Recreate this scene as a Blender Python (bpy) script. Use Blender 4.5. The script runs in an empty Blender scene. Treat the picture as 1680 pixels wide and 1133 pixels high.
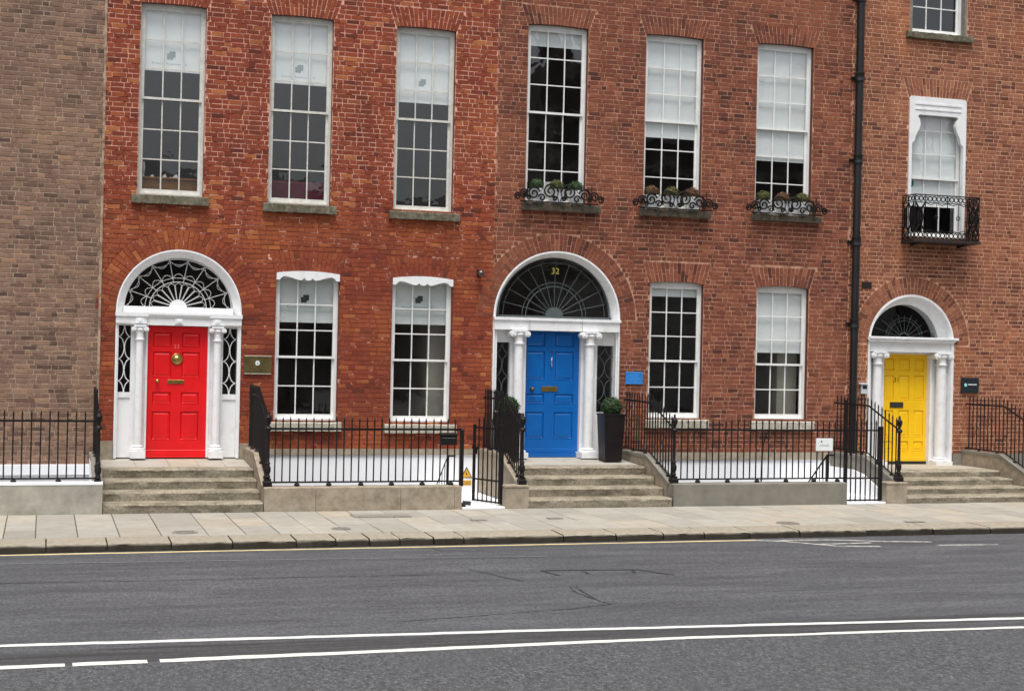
import bpy, math, random
import numpy as np
from mathutils import Matrix, Vector
rad = math.radians
random.seed(7)
S = bpy.context.scene
COL = S.collection

# ---------------------------------------------------------------- camera, sky, sun, exposure
cam_data = bpy.data.cameras.new('camera')
cam = bpy.data.objects.new('camera', cam_data)
COL.objects.link(cam)
S.camera = cam
cam_data.sensor_fit = 'HORIZONTAL'
cam_data.sensor_width = 36.0
cam_data.lens = 2412.37 * 36.0 / 1680.0
cam_data.clip_start = 0.1
cam_data.clip_end = 2000
_r = Vector((0.9527239, -0.303066, 0.02163722))
_d = Vector((0.02122652, -0.00464949, -0.99976388))
_f = Vector((0.30309504, 0.95295823, 0.00200336))
_m = Matrix((_r, -_d, -_f)).transposed().to_4x4()
_m.translation = Vector((0, -27, 2.783))
cam.matrix_world = _m

SUN_EL, SUN_AZ = 70, 200          # azimuth: direction the light comes from, degrees clockwise from +Y
W = bpy.data.worlds.new('World')
S.world = W
W.use_nodes = True
wn = W.node_tree
bg = wn.nodes['Background']
sky = wn.nodes.new('ShaderNodeTexSky')
sky.sky_type = 'NISHITA'
sky.sun_disc = False
sky.sun_elevation = rad(SUN_EL)
sky.sun_rotation = rad(SUN_AZ)
sky.air_density = 1.0
sky.dust_density = 4.0
sky.ozone_density = 1.0
hsv = wn.nodes.new('ShaderNodeHueSaturation')      # overcast: the cloud deck takes most of the blue away
hsv.inputs['Saturation'].default_value = 0.34
wn.links.new(sky.outputs[0], hsv.inputs['Color'])
wn.links.new(hsv.outputs[0], bg.inputs['Color'])
bg.inputs['Strength'].default_value = 0.074

sl = bpy.data.lights.new('sun', 'SUN')
sl.energy = 1.5
sl.angle = rad(28)
sl.color = (1.0, 0.98, 0.95)
sun = bpy.data.objects.new('sun', sl)
COL.objects.link(sun)
sd = Vector((math.sin(rad(SUN_AZ)) * math.cos(rad(SUN_EL)), math.cos(rad(SUN_AZ)) * math.cos(rad(SUN_EL)), math.sin(rad(SUN_EL))))
sun.rotation_euler = sd.to_track_quat('Z', 'Y').to_euler()
sun.location = (0, -20, 30)

S.view_settings.view_transform = 'Standard'
S.view_settings.look = 'None'
S.view_settings.exposure = 1.17
S.view_settings.gamma = 1.0
S.view_settings.use_curve_mapping = False
S.render.engine = 'CYCLES'
S.cycles.max_bounces = 8
S.cycles.transparent_max_bounces = 12

# ---------------------------------------------------------------- materials
MATS = {}
def lin(r, g, b):
    f = lambda c: ((c / 255 + 0.055) / 1.055) ** 2.4 if c > 10 else c / 255 / 12.92
    return (f(r), f(g), f(b), 1)

class NT:
    def __init__(s, name):
        m = bpy.data.materials.new(name); m.use_nodes = True
        s.m = m; s.t = m.node_tree; s.b = s.t.nodes['Principled BSDF']
        MATS[name] = m
        s.pos = None
    def n(s, kind, **kw):
        x = s.t.nodes.new('ShaderNode' + kind)
        for k, v in kw.items(): setattr(x, k, v)
        return x
    def l(s, a, b): s.t.links.new(a, b)
    def P(s):
        if s.pos is None: s.pos = s.n('NewGeometry').outputs['Position']
        return s.pos
    def noise(s, scale, detail=4, rough=0.6, vec=None, stretch=None, dist=0.0):
        x = s.n('TexNoise'); x.inputs['Scale'].default_value = scale
        x.inputs['Detail'].default_value = detail; x.inputs['Roughness'].default_value = rough
        x.inputs['Distortion'].default_value = dist
        v = vec or s.P()
        if stretch:
            mp = s.n('Mapping'); mp.inputs['Scale'].default_value = stretch
            s.l(v, mp.inputs['Vector']); v = mp.outputs[0]
        s.l(v, x.inputs['Vector'])
        return x.outputs['Fac']
    def ramp(s, fac, stops, interp='LINEAR'):
        x = s.n('ValToRGB'); x.color_ramp.interpolation = interp
        e = x.color_ramp.elements
        while len(e) < len(stops): e.new(0.5)
        for i, (p, c) in enumerate(stops):
            e[i].position = p; e[i].color = c if len(c) == 4 else (*c, 1)
        s.l(fac, x.inputs[0]); return x.outputs[0]
    def mrange(s, v, a, b, c=0.0, d=1.0):
        x = s.n('MapRange'); x.inputs[1].default_value = a; x.inputs[2].default_value = b
        x.inputs[3].default_value = c; x.inputs[4].default_value = d
        s.l(v, x.inputs[0]); return x.outputs[0]
    def mix(s, fac, a, b, mode='MIX'):
        x = s.n('Mix', data_type='RGBA', blend_type=mode)
        for sock, v in ((x.inputs[0], fac), (x.inputs[6], a), (x.inputs[7], b)):
            if hasattr(v, 'is_linked') or hasattr(v, 'links'): s.l(v, sock)
            else: sock.default_value = v
        return x.outputs[2]
    def math(s, op, a, b=0.0):
        x = s.n('Math', operation=op)
        for sock, v in ((x.inputs[0], a), (x.inputs[1], b)):
            if hasattr(v, 'links'): s.l(v, sock)
            else: sock.default_value = v
        return x.outputs[0]
    def bump(s, h, strength, dist):
        x = s.n('Bump'); x.inputs['Strength'].default_value = strength; x.inputs['Distance'].default_value = dist
        s.l(h, x.inputs['Height']); s.l(x.outputs[0], s.b.inputs['Normal'])
    def fin(s, col=None, rough=0.7, metal=0.0, spec=0.5):
        if col is not None:
            if hasattr(col, 'links'): s.l(col, s.b.inputs['Base Color'])
            else: s.b.inputs['Base Color'].default_value = col
        if hasattr(rough, 'links'): s.l(rough, s.b.inputs['Roughness'])
        else: s.b.inputs['Roughness'].default_value = rough
        s.b.inputs['Metallic'].default_value = metal
        s.b.inputs['Specular IOR Level'].default_value = spec
        return s.m

def nmat(name, a, b, scale, rough=0.6, bscale=60, bstr=0.2, bdist=0.004, lo=0.35, hi=0.65, metal=0.0, spec=0.5, stretch=None, detail=5):
    t = NT(name)
    c = t.ramp(t.noise(scale, detail, 0.65, stretch=stretch), [(lo, a), (hi, b)])
    if bstr: t.bump(t.noise(bscale, 4, 0.6), bstr, bdist)
    return t.fin(c, rough, metal, spec)

def brick_mat(name, stops, soot, smear, smear_lo, smear_hi, patch=None):
    t = NT(name)
    at = t.n('Attribute', attribute_name='rnd')
    oi = t.n('ObjectInfo')
    sep = t.n('SeparateColor'); t.l(oi.outputs['Color'], sep.inputs[0])
    r = t.math('ADD', at.outputs['Fac'], sep.outputs[0])
    c = t.ramp(r, stops)
    # colour drift over each brick and over the wall
    c = t.mix(t.mrange(t.noise(30, 6, 0.8), 0.36, 0.68, 0, 0.6), c, soot)
    c = t.mix(t.mrange(t.noise(0.8, 6, 0.7, dist=0.8), 0.44, 0.64, 0, 0.62), c, soot)
    if patch: c = t.mix(t.mrange(t.noise(0.55, 3, 0.6), 0.5, 0.68, 0, 0.55), c, patch)
    c = t.mix(t.mrange(t.noise(13, 7, 0.8), smear_lo, smear_hi, 0, 0.85), c, smear)
    t.bump(t.noise(75, 5, 0.7), 0.55, 0.006)
    return t.fin(c, 0.88, 0, 0.25)

def mortar_mat(name, pale, dull, lo, hi, scale=3.0, zband=None):
    t = NT(name)
    n = t.noise(scale, 6, 0.7)
    if zband:                      # re-pointed higher up: pale lime mortar above, old red-stained mortar below
        sx = t.n('SeparateXYZ'); t.l(t.P(), sx.inputs[0])
        n = t.math('ADD', n, t.mrange(sx.outputs[2], zband[0], zband[1], -0.10, 0.05))
    c = t.ramp(n, [(lo, dull), (hi, pale)])
    c = t.mix(t.mrange(t.noise(45, 3), 0.4, 0.7, 0, 0.35), c, dull)
    t.bump(t.noise(110, 4, 0.7), 0.6, 0.004)
    return t.fin(c, 0.95, 0, 0.2)

def build_mats():
    brick_mat('brick_red', [(0.0, lin(85, 43, 34)), (0.15, lin(121, 57, 40)), (0.45, lin(142, 67, 46)), (0.75, lin(155, 75, 49)), (0.92, lin(173, 98, 57)), (1.0, lin(185, 116, 70))],
              lin(106, 52, 40), lin(179, 113, 82), 0.56, 0.80, lin(167, 94, 53))
    mortar_mat('mortar_red', lin(228, 174, 152), lin(122, 58, 43), 0.46, 0.56, 5.0, (4.0, 6.6))
    brick_mat('brick_blue_house', [(0.0, lin(74, 43, 38)), (0.18, lin(105, 58, 46)), (0.45, lin(131, 72, 54)), (0.8, lin(148, 85, 63)), (1.0, lin(166, 103, 74))],
              lin(86, 54, 46), lin(158, 112, 90), 0.56, 0.82, lin(148, 88, 62))
    mortar_mat('mortar_blue_house', lin(196, 152, 127), lin(134, 90, 70), 0.40, 0.57, 4.5)
    brick_mat('brick_yellow_house', [(0.0, lin(88, 52, 43)), (0.18, lin(118, 70, 54)), (0.42, lin(148, 91, 69)), (0.8, lin(165, 107, 80)), (1.0, lin(178, 122, 90))],
              lin(108, 68, 54), lin(184, 134, 106), 0.56, 0.80, lin(182, 112, 74))
    mortar_mat('mortar_yellow_house', lin(218, 176, 145), lin(170, 120, 94), 0.38, 0.58, 4.5)
    brick_mat('brick_grey', [(0.0, lin(80, 62, 55)), (0.15, lin(108, 83, 72)), (0.45, lin(135, 106, 90)), (0.8, lin(151, 121, 102)), (1.0, lin(171, 133, 105))],
              lin(101, 80, 69), lin(171, 142, 120), 0.54, 0.78, lin(156, 123, 96))
    mortar_mat('mortar_grey', lin(182, 160, 138), lin(126, 104, 88), 0.40, 0.58, 5.0)
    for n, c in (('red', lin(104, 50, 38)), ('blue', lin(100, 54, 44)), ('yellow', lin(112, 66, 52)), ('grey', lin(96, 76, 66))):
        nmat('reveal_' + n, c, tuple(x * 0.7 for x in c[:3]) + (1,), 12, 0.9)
    nmat('render_grey', lin(138, 132, 124), lin(118, 112, 104), 6, 0.9)
    # paint
    nmat('white_paint', (0.81, 0.815, 0.82, 1), (0.62, 0.61, 0.58, 1), 6, 0.42, 30, 0.2, 0.004, 0.50, 0.85, detail=8)
    nmat('sash_paint', (0.80, 0.80, 0.78, 1), (0.66, 0.65, 0.61, 1), 5, 0.45, 40, 0.15, 0.002, 0.45, 0.8)
    nmat('old_sash_paint', (0.68, 0.67, 0.62, 1), (0.50, 0.48, 0.43, 1), 9, 0.6, 60, 0.3, 0.002, 0.4, 0.75)
    nmat('masonry_white', (0.86, 0.87, 0.89, 1), (0.76, 0.78, 0.80, 1), 1.3, 0.8, 25, 0.25, 0.006, 0.5, 0.8)
    nmat('red_gloss', (0.78, 0.012, 0.016, 1), (0.66, 0.010, 0.013, 1), 2.5, 0.24, 8, 0.08, 0.004)
    nmat('blue_gloss', (0.003, 0.125, 0.44, 1), (0.003, 0.105, 0.38, 1), 2.5, 0.24, 8, 0.08, 0.004)
    nmat('yellow_gloss', (0.95, 0.585, 0.012, 1), (0.90, 0.53, 0.010, 1), 2.5, 0.30, 8, 0.08, 0.004)
    nmat('fan_white', (0.60, 0.61, 0.61, 1), (0.50, 0.50, 0.49, 1), 12, 0.5, bstr=0)
    nmat('number_pink', lin(236, 120, 110), lin(228, 100, 92), 30, 0.4, bstr=0)
    nmat('number_gold', lin(226, 212, 96), lin(206, 190, 80), 30, 0.4, bstr=0)
    nmat('number_dark', lin(96, 74, 16), lin(84, 62, 14), 30, 0.4, bstr=0)
    nmat('number_maroon', lin(80, 30, 70), lin(90, 30, 60), 30, 0.4, bstr=0)
    nmat('brass', (0.55, 0.38, 0.13, 1), (0.36, 0.24, 0.08, 1), 18, 0.32, 60, 0.2, 0.002, metal=1.0)
    nmat('brass_plate', lin(112, 100, 62), lin(92, 80, 48), 8, 0.42, 60, 0.1, 0.001, metal=0.55)
    nmat('dull_metal', (0.10, 0.09, 0.08, 1), (0.16, 0.15, 0.13, 1), 20, 0.4, bstr=0, metal=0.9)
    nmat('steel', (0.6, 0.62, 0.66, 1), (0.5, 0.52, 0.56, 1), 20, 0.25, bstr=0, metal=1.0)
    nmat('iron', (0.005, 0.005, 0.006, 1), (0.012, 0.009, 0.008, 1), 9, 0.55, 50, 0.3, 0.002, spec=0.25)
    nmat('iron_rust', (0.012, 0.009, 0.008, 1), (0.05, 0.022, 0.014, 1), 14, 0.7, 60, 0.4, 0.002, 0.45, 0.75)
    nmat('pipe_paint', (0.006, 0.006, 0.008, 1), (0.014, 0.013, 0.014, 1), 3, 0.38, 40, 0.2, 0.003)
    nmat('fan_grey', (0.085, 0.10, 0.10, 1), (0.06, 0.07, 0.07, 1), 8, 0.5, bstr=0)
    nmat('blue_plate', (0.03, 0.24, 0.66, 1), (0.02, 0.19, 0.56, 1), 8, 0.3, bstr=0)
    nmat('blue_plate_light', (0.10, 0.36, 0.80, 1), (0.08, 0.32, 0.74, 1), 8, 0.3, bstr=0)
    nmat('sign_dark', (0.012, 0.018, 0.024, 1), (0.018, 0.026, 0.032, 1), 8, 0.35, bstr=0)
    nmat('teal', (0.30, 0.72, 0.70, 1), (0.26, 0.66, 0.64, 1), 8, 0.5, bstr=0)
    nmat('teal_dark', (0.03, 0.19, 0.23, 1), (0.05, 0.27, 0.30, 1), 40, 0.5, bstr=0)
    nmat('sign_white', (0.80, 0.82, 0.82, 1), (0.74, 0.77, 0.77, 1), 8, 0.5, bstr=0)
    nmat('print_grey', (0.36, 0.42, 0.43, 1), (0.30, 0.36, 0.37, 1), 40, 0.7, bstr=0)
    nmat('print_dark', (0.045, 0.06, 0.058, 1), (0.035, 0.05, 0.05, 1), 40, 0.7, bstr=0)
    nmat('print_faint', (0.55, 0.60, 0.61, 1), (0.48, 0.54, 0.55, 1), 60, 0.8, bstr=0)
    nmat('warning_yellow', (0.72, 0.40, 0.03, 1), (0.62, 0.34, 0.03, 1), 20, 0.5, bstr=0)
    nmat('black_plain', (0.012, 0.012, 0.012, 1), (0.02, 0.02, 0.02, 1), 20, 0.5, bstr=0)
    # stone
    nmat('granite', lin(164, 152, 134), lin(128, 116, 98), 7, 0.85, 90, 0.5, 0.006, 0.35, 0.7)
    nmat('granite_grey', lin(132, 128, 118), lin(112, 108, 99), 3, 0.9, 80, 0.4, 0.006, 0.35, 0.7)
    t = NT('concrete_plinth')
    c = t.ramp(t.noise(2.2, 6, 0.7), [(0.35, lin(176, 172, 160)), (0.68, lin(140, 137, 126))])
    t.bump(t.noise(60, 4), 0.4, 0.006); t.fin(c, 0.9, 0, 0.3)
    t = NT('step_granite')
    c = t.ramp(t.noise(24, 6, 0.75), [(0.3, lin(106, 98, 83)), (0.5, lin(150, 141, 123)), (0.72, lin(180, 171, 152))])
    c = t.mix(t.mrange(t.noise(2.6, 5, 0.7, stretch=(1, 1, 3)), 0.46, 0.62, 0, 0.6), c, lin(84, 76, 62))
    t.bump(t.noise(55, 6, 0.75), 0.75, 0.014); t.fin(c, 0.9, 0, 0.25)
    t = NT('sill_stone')
    c = t.ramp(t.noise(14, 6, 0.75), [(0.3, lin(70, 68, 54)), (0.55, lin(116, 110, 94)), (0.75, lin(146, 140, 124))])
    c = t.mix(t.mrange(t.noise(5, 4), 0.5, 0.65, 0, 0.6), c, lin(64, 66, 46))
    t.bump(t.noise(60, 5, 0.7), 0.6, 0.008); t.fin(c, 0.92, 0, 0.2)
    nmat('sill_pale', lin(186, 180, 166), lin(150, 143, 128), 9, 0.9, 70, 0.4, 0.005)
    nmat('sill_black', lin(112, 102, 86), lin(66, 61, 52), 8, 0.9, 70, 0.5, 0.006)
    t = NT('paving')
    oi = t.n('ObjectInfo'); sep = t.n('SeparateColor'); t.l(oi.outputs['Color'], sep.inputs[0])
    c = t.ramp(sep.outputs[0], [(0.0, lin(152, 148, 139)), (0.35, lin(162, 158, 148)), (0.7, lin(170, 165, 154)), (0.92, lin(172, 162, 145)), (1.0, lin(146, 142, 133))])
    c = t.mix(t.mrange(t.noise(3.0, 6, 0.7), 0.40, 0.72, 0, 0.45), c, lin(126, 117, 100))
    c = t.mix(t.mrange(t.noise(160, 2, 0.6), 0.45, 0.75, 0, 0.35), c, lin(116, 109, 97))
    t.bump(t.noise(70, 5, 0.7), 0.35, 0.005); t.fin(c, 0.88, 0, 0.3)
    nmat('paving_bed', lin(74, 66, 56), lin(58, 52, 44), 20, 0.95, 80, 0.5, 0.005)
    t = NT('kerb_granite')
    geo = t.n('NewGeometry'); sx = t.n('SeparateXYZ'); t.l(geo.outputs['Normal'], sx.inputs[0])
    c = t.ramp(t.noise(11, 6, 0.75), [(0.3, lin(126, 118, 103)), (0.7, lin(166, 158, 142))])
    face_tone = t.ramp(t.noise(9, 6, 0.75), [(0.3, lin(22, 19, 15)), (0.72, lin(48, 42, 33))])
    c = t.mix(t.mrange(sx.outputs[2], 0.35, 0.95, 0.95, 0.0), c, face_tone)      # darker mottled tone mixed in where the surface turns upright
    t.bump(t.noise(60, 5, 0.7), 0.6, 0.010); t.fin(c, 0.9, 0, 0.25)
    # asphalt
    t = NT('asphalt')
    sx = t.n('SeparateXYZ'); t.l(t.P(), sx.inputs[0])
    streak = t.noise(1.0, 6, 0.72, stretch=(0.35, 2.2, 1))
    c = t.ramp(streak, [(0.30, (0.062, 0.063, 0.067, 1)), (0.50, (0.100, 0.102, 0.107, 1)), (0.68, (0.142, 0.144, 0.148, 1))])
    crackle = t.noise(2.6, 9, 0.85, stretch=(0.35, 4.0, 1), dist=0.5)
    c = t.mix(t.mrange(crackle, 0.56, 0.63, 0, 0.8), c, (0.030, 0.030, 0.033, 1))
    c = t.mix(t.mrange(t.noise(27, 8, 0.92, stretch=(1, 0.5, 1)), 0.43, 0.57, 0, 0.72), c, (0.026, 0.026, 0.029, 1))
    c = t.mix(t.mrange(t.noise(36, 7, 0.92, stretch=(1, 0.5, 1)), 0.57, 0.66, 0, 0.75), c, (0.22, 0.22, 0.228, 1))
    near = t.math('ADD', sx.outputs[1], t.mrange(t.noise(3.0, 3), 0, 1, -0.05, 0.05))
    vor = t.n('TexVoronoi'); vor.inputs['Scale'].default_value = 62; t.l(t.P(), vor.inputs['Vector'])
    agg = t.ramp(t.noise(30, 7, 0.92, stretch=(1, 0.6, 1)), [(0.37, (0.014, 0.014, 0.015, 1)), (0.46, (0.046, 0.047, 0.049, 1)), (0.55, (0.098, 0.100, 0.103, 1)), (0.65, (0.25, 0.25, 0.25, 1))])
    agg = t.mix(t.mrange(t.noise(1.1, 4, 0.6, stretch=(0.5, 1.2, 1)), 0.4, 0.7, 0, 0.35), agg, (0.070, 0.071, 0.077, 1))
    c = t.mix(t.mrange(near, -13.42, -13.34, 1, 0), c, agg)
    strip = t.math('MULTIPLY', t.mrange(near, -12.70, -12.64, 1, 0), t.mrange(near, -13.36, -13.30, 0, 1))
    c = t.mix(t.math('MULTIPLY', strip, t.mrange(t.noise(2.0, 6, 0.7, stretch=(0.25, 5, 1)), 0.40, 0.62, 0.25, 0.95)), c, (0.030, 0.029, 0.028, 1))
    h = t.math('ADD', t.noise(120, 3, 0.7), t.math('MULTIPLY', t.mrange(near, -13.42, -13.34, 1.6, 0), t.noise(46, 4, 0.8)))
    t.bump(h, 0.5, 0.008); t.fin(c, 0.78, 0, 0.35)
    nmat('tar', (0.016, 0.016, 0.017, 1), (0.032, 0.032, 0.034, 1), 14, 0.6, 80, 0.4, 0.004)
    nmat('worn_patch', (0.15, 0.155, 0.15, 1), (0.105, 0.107, 0.112, 1), 9, 0.8, 120, 0.4, 0.005, stretch=(0.4, 3, 1))
    def line_mat(name, col, under, lo, hi):
        t = NT(name)
        c = t.mix(t.mrange(t.noise(9, 8, 0.8), lo, hi, 0, 1), col, under)
        c = t.mix(t.mrange(t.noise(150, 2, 0.7), 0.5, 0.75, 0, 0.25), c, under)
        t.bump(t.noise(120, 3), 0.3, 0.004); t.fin(c, 0.75, 0, 0.3)
    line_mat('line_white', (0.62, 0.62, 0.59, 1), (0.12, 0.12, 0.12, 1), 0.64, 0.74)
    line_mat('line_cream', (0.66, 0.65, 0.58, 1), (0.10, 0.10, 0.09, 1), 0.58, 0.72)
    line_mat('line_yellow', (0.74, 0.60, 0.30, 1), (0.30, 0.25, 0.15, 1), 0.56, 0.76)
    line_mat('line_worn', (0.52, 0.51, 0.46, 1), (0.12, 0.12, 0.12, 1), 0.46, 0.62)
    line_mat('line_ghost', (0.165, 0.167, 0.17, 1), (0.10, 0.10, 0.105, 1), 0.45, 0.62)
    nmat('ground_far', (0.07, 0.07, 0.07, 1), (0.09, 0.09, 0.085, 1), 0.2, 0.9, bstr=0)
    nmat('cover_iron', lin(150, 145, 134), lin(126, 121, 112), 30, 0.7, 60, 0.5, 0.004, metal=0.2)
    # plants
    for n, a, b in (('leaf_green', (0.012, 0.036, 0.008, 1), (0.032, 0.076, 0.014, 1)), ('leaf_olive', (0.050, 0.058, 0.010, 1), (0.10, 0.095, 0.016, 1)), ('leaf_brown', (0.085, 0.038, 0.014, 1), (0.15, 0.070, 0.022, 1))):
        nmat(n, a, b, 40, 0.6, bstr=0)
    nmat('soil', (0.02, 0.015, 0.01, 1), (0.04, 0.03, 0.02, 1), 40, 0.95)
    nmat('pot_dark', (0.008, 0.005, 0.006, 1), (0.015, 0.009, 0.010, 1), 5, 0.45, 40, 0.15, 0.003, spec=0.3)
    nmat('pot_white', (0.86, 0.87, 0.88, 1), (0.78, 0.79, 0.80, 1), 8, 0.45, bstr=0)
    # rooms
    nmat('room', (0.30, 0.28, 0.25, 1), (0.22, 0.20, 0.18, 1), 1, 0.9, bstr=0)
    nmat('room_wall', (0.48, 0.45, 0.38, 1), (0.40, 0.37, 0.31, 1), 1, 0.9, bstr=0)
    nmat('blind_cloth', (0.86, 0.88, 0.88, 1), (0.82, 0.84, 0.85, 1), 2.5, 0.85, 120, 0.15, 0.002)
    nmat('blind_cream', (0.72, 0.75, 0.74, 1), (0.62, 0.66, 0.66, 1), 1.6, 0.85, 120, 0.15, 0.002)
    nmat('wood', (0.30, 0.13, 0.035, 1), (0.22, 0.09, 0.025, 1), 4, 0.45, bstr=0, stretch=(1, 6, 6))
    nmat('plum', (0.20, 0.035, 0.06, 1), (0.14, 0.025, 0.045, 1), 4, 0.7, bstr=0)
    nmat('paper', (0.8, 0.8, 0.78, 1), (0.7, 0.7, 0.7, 1), 8, 0.7, bstr=0)
    nmat('far_brick', (0.14, 0.11, 0.10, 1), (0.10, 0.08, 0.075, 1), 2, 0.9, bstr=0)
    nmat('far_stone', (0.42, 0.40, 0.37, 1), (0.34, 0.32, 0.30, 1), 2, 0.9, bstr=0)
    nmat('slate', (0.045, 0.048, 0.055, 1), (0.03, 0.032, 0.038, 1), 3, 0.7, bstr=0)
    # thin window glass: mirror of the sky by Fresnel, otherwise clear
    t = NT('glass')
    nt = t.t; out = nt.nodes['Material Output']; nt.nodes.remove(t.b)
    fr = t.n('Fresnel'); fr.inputs['IOR'].default_value = 1.52
    gl = t.n('BsdfGlossy'); gl.inputs['Roughness'].default_value = 0.0; gl.inputs['Color'].default_value = (1, 1, 1, 1)
    tr = t.n('BsdfTransparent'); tr.inputs['Color'].default_value = (0.975, 0.985, 0.98, 1)
    bp = t.n('Bump'); bp.inputs['Strength'].default_value = 0.09; bp.inputs['Distance'].default_value = 0.02
    t.l(t.noise(3.5, 2, 0.5), bp.inputs['Height']); t.l(bp.outputs[0], gl.inputs['Normal'])
    geo = t.n('NewGeometry')
    fac = t.math('MULTIPLY', t.math('MULTIPLY', fr.outputs[0], 2.3), t.math('SUBTRACT', 1.0, geo.outputs['Backfacing']))
    mx = t.n('MixShader'); t.l(fac, mx.inputs[0]); t.l(tr.outputs[0], mx.inputs[1]); t.l(gl.outputs[0], mx.inputs[2])
    t.l(mx.outputs[0], out.inputs['Surface'])
build_mats()
def mat(n): return MATS[n]

# ---------------------------------------------------------------- mesh builder
class MB:
    def __init__(s): s.v = []; s.f = []; s.mi = []; s.cur = 0
    def add(s, vs, fs):
        o = len(s.v); s.v += vs
        for f in fs: s.f.append([i + o for i in f]); s.mi.append(s.cur)
        return s
    def quad(s, a, b, c, d): return s.add([a, b, c, d], [(0, 1, 2, 3)])
    def box(s, x0, x1, y0, y1, z0, z1, bev=0.0):
        if bev <= 0:
            return s.add([(x0, y0, z0), (x1, y0, z0), (x1, y1, z0), (x0, y1, z0), (x0, y0, z1), (x1, y0, z1), (x1, y1, z1), (x0, y1, z1)],
                         [(0, 3, 2, 1), (4, 5, 6, 7), (0, 1, 5, 4), (1, 2, 6, 5), (2, 3, 7, 6), (3, 0, 4, 7)])
        b = bev                                     # chamfered on the front and the top edges
        vs = []
        for (z, ins) in ((z0, 0), (z1 - b, 0), (z1, b)):
            vs += [(x0 + ins, y0 + ins + (b if ins else 0) * 0, z), (x1 - ins, y0 + ins, z), (x1 - ins, y1 - ins, z), (x0 + ins, y1 - ins, z)]
        fs = [(0, 3, 2, 1), (8, 9, 10, 11)]
        for k in (0, 4):
            for i in range(4):
                j = (i + 1) % 4; fs.append((k + i, k + j, k + 4 + j, k + 4 + i))
        return s.add(vs, fs)
    def prism(s, poly, y0, y1):                     # poly in (x, z), counter-clockwise seen from the front (-y)
        n = len(poly)
        vs = [(x, y0, z) for x, z in poly] + [(x, y1, z) for x, z in poly]
        fs = [tuple(range(n)), tuple(range(2 * n - 1, n - 1, -1))]
        fs += [(i, i + n, (i + 1) % n + n, (i + 1) % n) for i in range(n)]
        return s.add(vs, fs)
    def prism_x(s, poly, x0, x1):                   # poly in (y, z)
        n = len(poly)
        vs = [(x0, y, z) for y, z in poly] + [(x1, y, z) for y, z in poly]
        fs = [tuple(range(n)), tuple(range(2 * n - 1, n - 1, -1))]
        fs += [(i, i + n, (i + 1) % n + n, (i + 1) % n) for i in range(n)]
        return s.add(vs, fs)
    def prism_z(s, poly, z0, z1):
        n = len(poly)
        vs = [(x, y, z0) for x, y in poly] + [(x, y, z1) for x, y in poly]
        fs = [tuple(range(n - 1, -1, -1)), tuple(range(n, 2 * n))]
        fs += [(i, (i + 1) % n, (i + 1) % n + n, i + n) for i in range(n)]
        return s.add(vs, fs)
    def tube(s, pts, r, n=6, closed=False, r2=None):
        P = [Vector(p) for p in pts]; m = len(P); rings = []
        up = None
        for i, p in enumerate(P):
            a = P[(i - 1) % m] if (closed or i > 0) else p
            b = P[(i + 1) % m] if (closed or i < m - 1) else p
            t = (b - a).normalized()
            if up is None:
                up = Vector((0, 1, 0)) if abs(t.y) < 0.9 else Vector((1, 0, 0))
            u = (up - t * up.dot(t)).normalized(); up = u; w = t.cross(u)
            rr = r if r2 is None else r + (r2 - r) * i / (m - 1)
            rings.append([tuple(p + (u * math.cos(k * 2 * math.pi / n) + w * math.sin(k * 2 * math.pi / n)) * rr) for k in range(n)])
        vs = [v for ring in rings for v in ring]; fs = []
        for i in range(m if closed else m - 1):
            j = (i + 1) % m
            for k in range(n):
                l = (k + 1) % n
                fs.append((i * n + k, i * n + l, j * n + l, j * n + k))
        if not closed:
            fs.append(tuple(range(n - 1, -1, -1))); fs.append(tuple((m - 1) * n + k for k in range(n)))
        return s.add(vs, fs)
    def lathe(s, prof, c=(0, 0), n=16, squash=1.0):           # prof: (r, z) upward
        vs = []
        for r, z in prof:
            for k in range(n):
                a = 2 * math.pi * (k + 0.5) / n
                vs.append((c[0] + r * math.cos(a), c[1] + r * math.sin(a) * squash, z))
        fs = []
        for i in range(len(prof) - 1):
            for k in range(n):
                l = (k + 1) % n
                fs.append((i * n + k, i * n + l, (i + 1) * n + l, (i + 1) * n + k))
        fs.append(tuple(range(n - 1, -1, -1))); fs.append(tuple((len(prof) - 1) * n + k for k in range(n)))
        return s.add(vs, fs)
    def cyl_y(s, x, z, r, y0, y1, n=14):
        vs = [(x + r * math.cos(2 * math.pi * k / n), y0, z + r * math.sin(2 * math.pi * k / n)) for k in range(n)]
        vs += [(a, y1, c) for a, b, c in vs]
        fs = [tuple(range(n)), tuple(range(2 * n - 1, n - 1, -1))] + [(i, i + n, (i + 1) % n + n, (i + 1) % n) for i in range(n)]
        return s.add(vs, fs)
    def holed(s, x0, x1, z0, z1, holes, y, depth=0.0):        # sheet facing -y with rectangular holes; reveals run back by depth
        xs = sorted({x0, x1, *[min(max(v, x0), x1) for h in holes for v in h[:2]]})
        zs = sorted({z0, z1, *[min(max(v, z0), z1) for h in holes for v in h[2:4]]})
        for i in range(len(xs) - 1):
            for j in range(len(zs) - 1):
                cx, cz = (xs[i] + xs[i + 1]) / 2, (zs[j] + zs[j + 1]) / 2
                if any(h[0] < cx < h[1] and h[2] < cz < h[3] for h in holes): continue
                s.quad((xs[i], y, zs[j]), (xs[i + 1], y, zs[j]), (xs[i + 1], y, zs[j + 1]), (xs[i], y, zs[j + 1]))
        if depth:
            for a, b, c, d in [h[:4] for h in holes]:
                Y = y + depth
                s.quad((a, y, c), (a, y, d), (a, Y, d), (a, Y, c)); s.quad((b, y, c), (b, Y, c), (b, Y, d), (b, y, d))
                s.quad((a, y, c), (a, Y, c), (b, Y, c), (b, y, c)); s.quad((a, y, d), (b, y, d), (b, Y, d), (a, Y, d))
        return s
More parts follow.
